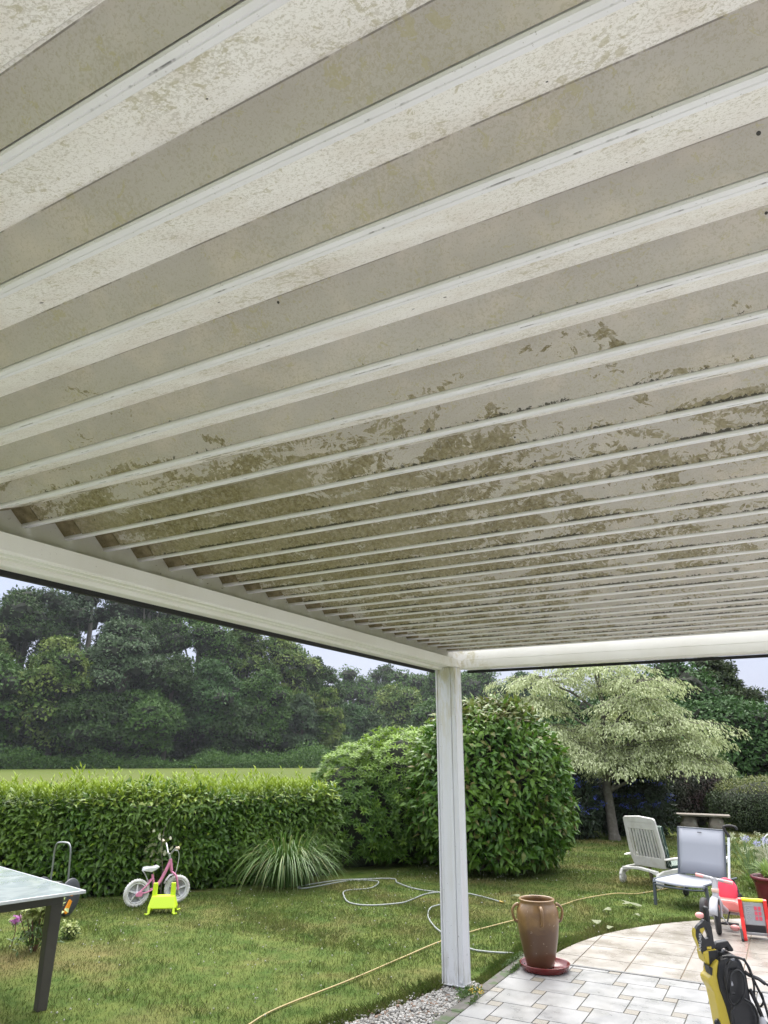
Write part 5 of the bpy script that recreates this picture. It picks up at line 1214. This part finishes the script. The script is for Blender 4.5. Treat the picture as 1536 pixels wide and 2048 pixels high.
foliage('foliage', leaves(P, rand_dir(n)*.45 + [0, 0, 1] + np.stack([np.cos(a), np.sin(a), 0*a], 1)*.3, rand_dir(n), rng.uniform(.03, .07, n), .010, simple=True), leafmat('lavender_leaf', (.16, .19, .10), (.40, .40, .28), None, .7, .2), lv_)
wc = thing('wire_chair', 'white wrought iron garden chair with scrolled back half hidden at the right edge', 'chair', (-.28, 10.95, 0), R(10))
M_iron = dirty('white_iron', (.60, .60, .60), (.40, .38, .34), .5, 20, .6)
mb = MB().tube(smooth_path([(-.20, 0, .0), (-.20, 0, .40), (-.20, .02, .58), (-.12, .03, .665), (0, .03, .69), (.12, .03, .665), (.20, .02, .58), (.20, 0, .40), (.20, 0, 0)], 6), .008, 8)
mb.tube(smooth_path([(-.165, .02, .42), (-.165, .02, .57), (-.09, .03, .635), (0, .03, .655), (.09, .03, .635), (.165, .02, .57), (.165, .02, .42)], 5), .005, 6).build('back_frame', M_iron, wc)
mb = MB()
for x in (-.12, -.06, 0, .06, .12):
    for z in (.46, .52, .58): mb.tube([(x + .026*math.cos(a), .022, z + .026*math.sin(a)) for a in [2*math.pi*k/12 for k in range(12)]], .004, 5, closed=True)
mb.build('scrollwork', M_iron, wc)
mb = MB()
for i in range(7): mb.tube([(-.2 + i*.0667, -.40, .40), (-.2 + i*.0667, 0, .40)], .005, 6)
mb.tube([(-.2, -.40, .40), (.2, -.40, .40)], .008, 6).build('seat', M_iron, wc)
for s in (-1, 1): MB().tube([(s*.2, -.40, .40), (s*.2, -.43, 0)], .008, 8).build('leg', M_iron, wc)

# ------------------------------------------------------------------ pressure washer in the foreground
M_ky = mat('washer_yellow', (.60, .46, .05), .38); M_kb = mat('washer_black', (.014, .014, .016), .42)
pw = thing('pressure_washer', 'yellow and black pressure washer with coiled black cable standing on the terrace corner', 'pressure washer', (-.56, 4.74, .032), YAW)
def W(cx, cy):
    px = 1340 + cx/6.65; py = 1740 + cy/6.65
    return ((px - 1418)*.0021, .844 - (py - 1810)*.00232 - .032)
def wp(pts): return [W(*p) for p in pts]
bodyo = wp([(560,1180),(500,1215),(430,1285),(400,1400),(350,1425),(335,1460),(345,1510),(410,1620),(440,1900),(455,2100),(462,2700),(640,2700),(640,2048),(600,1800),(520,1560),(500,1400)])
MB().prism(bodyo, -.085, .03, 'y').build('yellow_shell', M_ky, pw, bevel=.018)
blk = wp([(565,1165),(760,1105),(880,1125),(950,1220),(1000,1400),(1010,1700),(1110,1900),(1180,2100),(1200,2720),(600,2720),(590,2048),(550,1800),(480,1560),(468,1400),(510,1250)])
kb = MB().prism(blk, -.10, .10, 'y').build('black_shell', M_kb, pw, bevel=.028)
MB().prism(wp([(600,1112),(590,1050),(660,985),(840,960),(925,1085),(905,1112),(812,1112),(808,1058),(718,1072),(712,1112)]), -.022, .022, 'y').build('carry_handle', M_kb, pw, bevel=.008)
MB().prism(wp([(340,1100),(440,1072),(590,1062),(600,1120),(560,1180),(430,1285),(365,1250)]), -.052, .04, 'y').build('gun_holder', M_ky, pw, bevel=.008)
MB().prism(wp([(436,1085),(596,1068),(596,1160),(428,1275)]), -.0535, -.050, 'y').build('holder_inlay', M_kb, pw.children[-1])
MB().prism(wp([(365,1255),(430,1290),(402,1392),(385,1380)]), -.087, -.02, 'y').build('release_tab', M_kb, pw, bevel=.002)
# trigger gun: ring shaped black grip with yellow back strip
go = [(445,655),(520,700),(560,760),(566,960),(590,1050),(440,1065),(335,1140),(262,880),(275,800),(330,740),(400,700)]
gi = [(432,757),(452,775),(492,890),(478,915),(420,925),(385,870),(345,815),(350,785)]
def ring(outer, inner, y0_, y1_):
    mb = MB(); A = wp(outer); B = wp(inner); n1, n2 = len(A), len(B)
    c = (sum(p[0] for p in B)/n2, sum(p[1] for p in B)/n2); N = 72
    def cast(poly, a):
        d = (math.cos(a), math.sin(a)); best = None
        for i in range(len(poly)):
            p, q = poly[i], poly[(i+1) % len(poly)]; e = (q[0]-p[0], q[1]-p[1]); den = d[0]*e[1]-d[1]*e[0]
            if abs(den) < 1e-12: continue
            t = ((p[0]-c[0])*e[1]-(p[1]-c[1])*e[0])/den; s = ((p[0]-c[0])*d[1]-(p[1]-c[1])*d[0])/den
            if t > 0 and -1e-9 <= s <= 1+1e-9 and (best is None or t > best): best = t
        return (c[0]+d[0]*best, c[1]+d[1]*best)
    vs_ = []
    for i in range(N):
        a = 2*math.pi*i/N; o_ = cast(A, a); i_ = cast(B, a)
        vs_ += [(o_[0], y0_, o_[1]), (i_[0], y0_, i_[1]), (i_[0], y1_, i_[1]), (o_[0], y1_, o_[1])]
    fs_ = [(4*i+k, 4*((i+1) % N)+k, 4*((i+1) % N)+(k+1) % 4, 4*i+(k+1) % 4) for i in range(N) for k in range(4)]
    return mb.add(vs_, fs_)
gun = ring(go, gi, -.045, -.012).build('trigger_gun', M_kb, pw, bevel=.004)
MB().prism(wp([(262,775),(276,800),(263,880),(337,1138),(328,1135),(236,900),(238,830)]), -.043, -.014, 'y').build('grip_strip', M_ky, gun, bevel=.002)
MB().prism(wp([(425,765),(345,790),(352,820),(388,872),(395,835),(440,800)]), -.040, -.018, 'y').build('trigger', M_ky, gun, bevel=.002)
MB().prism(wp([(513,490),(588,490),(596,1060),(520,1010)]), -.020, .020, 'y').build('lance', M_kb, pw, bevel=.010)
MB().prism(wp([(425,1030),(470,1025),(500,1020),(498,1060),(425,1062)]), -.05, -.044, 'y').build('lock_button', M_ky, gun)
# maker's name in white along the grip
cu_ = bpy.data.curves.new('lettering', 'FONT'); cu_.body = 'KÄRCHER'; cu_.size = .019; cu_.extrude = .0004; cu_.align_x = 'CENTER'; cu_.align_y = 'CENTER'; cu_.space_character = 1.05
tmp = bpy.data.objects.new('tmp', cu_); COL.objects.link(tmp); bpy.context.view_layer.update()
me_t = bpy.data.meshes.new_from_object(tmp.evaluated_get(bpy.context.evaluated_depsgraph_get())); bpy.data.objects.remove(tmp)
lt = bpy.data.objects.new('lettering', me_t); COL.objects.link(lt); lt.parent = gun; me_t.materials.clear(); me_t.materials.append(mat('white_print', (.75, .75, .75), .5))
lx, lz = W(322, 965); lt.matrix_local = Matrix.Translation((lx, -.0462, lz)) @ Matrix.Rotation(R(-80), 4, 'Y') @ Matrix.Rotation(R(90), 4, 'X')
# cable and hose
def loop(pts, r, name, m_, y_=-.115, closed=False):
    q = [W(*p) for p in pts]; P3 = [(x, y_ - .010*math.sin(i*1.3), z) for i, (x, z) in enumerate(q)]
    return MB().tube(smooth_path(P3, 7), r, 8).build(name, m_, pw)
M_cab = mat('cable_black', (.012, .012, .013), .33)
loop([(600,1130),(720,1115),(880,1140),(990,1200),(1080,1380),(1190,1440),(1300,1500)], .0062, 'cable', M_cab, -.10)
loop([(960,1150),(1010,1260),(1060,1400),(1180,1640),(1230,1800),(1255,2040),(1270,2200)], .0066, 'cable', M_cab, -.095)
loop([(980,1180),(1040,1290),(1072,1500),(1075,1660),(1120,1780),(1160,1770),(1190,1690),(1180,1600)], .0052, 'cable', M_cab, -.09)
loop([(650,1180),(600,1270),(575,1450),(590,1650),(660,1740),(760,1700),(850,1560),(880,1380),(830,1300),(720,1310),(640,1400),(610,1600)], .0058, 'cable', M_cab, -.125)
loop([(640,1760),(570,1850),(600,2060),(760,2200),(950,2150),(1010,1900),(940,1720),(820,1650)], .0062, 'cable', M_cab, -.13)
loop([(700,1150),(610,1230),(560,1380),(600,1560),(700,1600)], .0062, 'cable', M_cab, -.125)
loop([(960,1330),(1010,1370),(1100,1400),(1200,1440),(1290,1500)], .0095, 'strap', M_cab, -.085)
loop([(1000,1560),(1060,1720),(1110,1850),(1160,1960),(1230,2050)], .011, 'hose', M_cab, -.09)
MB().prism(wp([(655,1470),(690,1440),(700,1490),(670,1505)]), -.118, -.10, 'y').build('cable_clip', M_lgrey, pw, bevel=.002)
MB().prism(wp([(715,1160),(800,1145),(800,1170),(720,1185)]), -.106, -.095, 'y').build('rating_plate', mat('plate_grey', (.22, .23, .26), .4), pw, bevel=.002)
MB().ball((W(1120, 2000)[0], -.10, W(1120, 2000)[1]), .030, 10, (.7, .5, 1.1)).build('connector', M_lgrey, pw)
for s in (-1, 1):
    MB().lathe([(0, -.022), (.06, -.022), (.075, -.012), (.075, .012), (.06, .022), (0, .022)], 28, M=Matrix.Translation((.20, s*.12, .075)) @ Matrix.Rotation(R(90), 4, 'X')).build('wheel', M_kb, pw)
MB().ball((W(440, 2030)[0], -.06, W(440, 2030)[1]), .022, 8).build('nozzle_knob', M_kb, pw)

# ------------------------------------------------------------------ damp summer air
M_haze = bpy.data.materials.new('haze'); M_haze.use_nodes = True; ht = M_haze.node_tree; ht.nodes.clear()
pv = ht.nodes.new('ShaderNodeVolumePrincipled'); pv.inputs['Color'].default_value = (.87, .92, .96, 1); pv.inputs['Density'].default_value = .00028; pv.inputs['Anisotropy'].default_value = 0
om = ht.nodes.new('ShaderNodeOutputMaterial'); ht.links.new(pv.outputs[0], om.inputs['Volume'])
hz = MB().box((-262, -62, -1.2), (262, 262, 32)).build('haze', M_haze); tag(hz, kind='stuff')
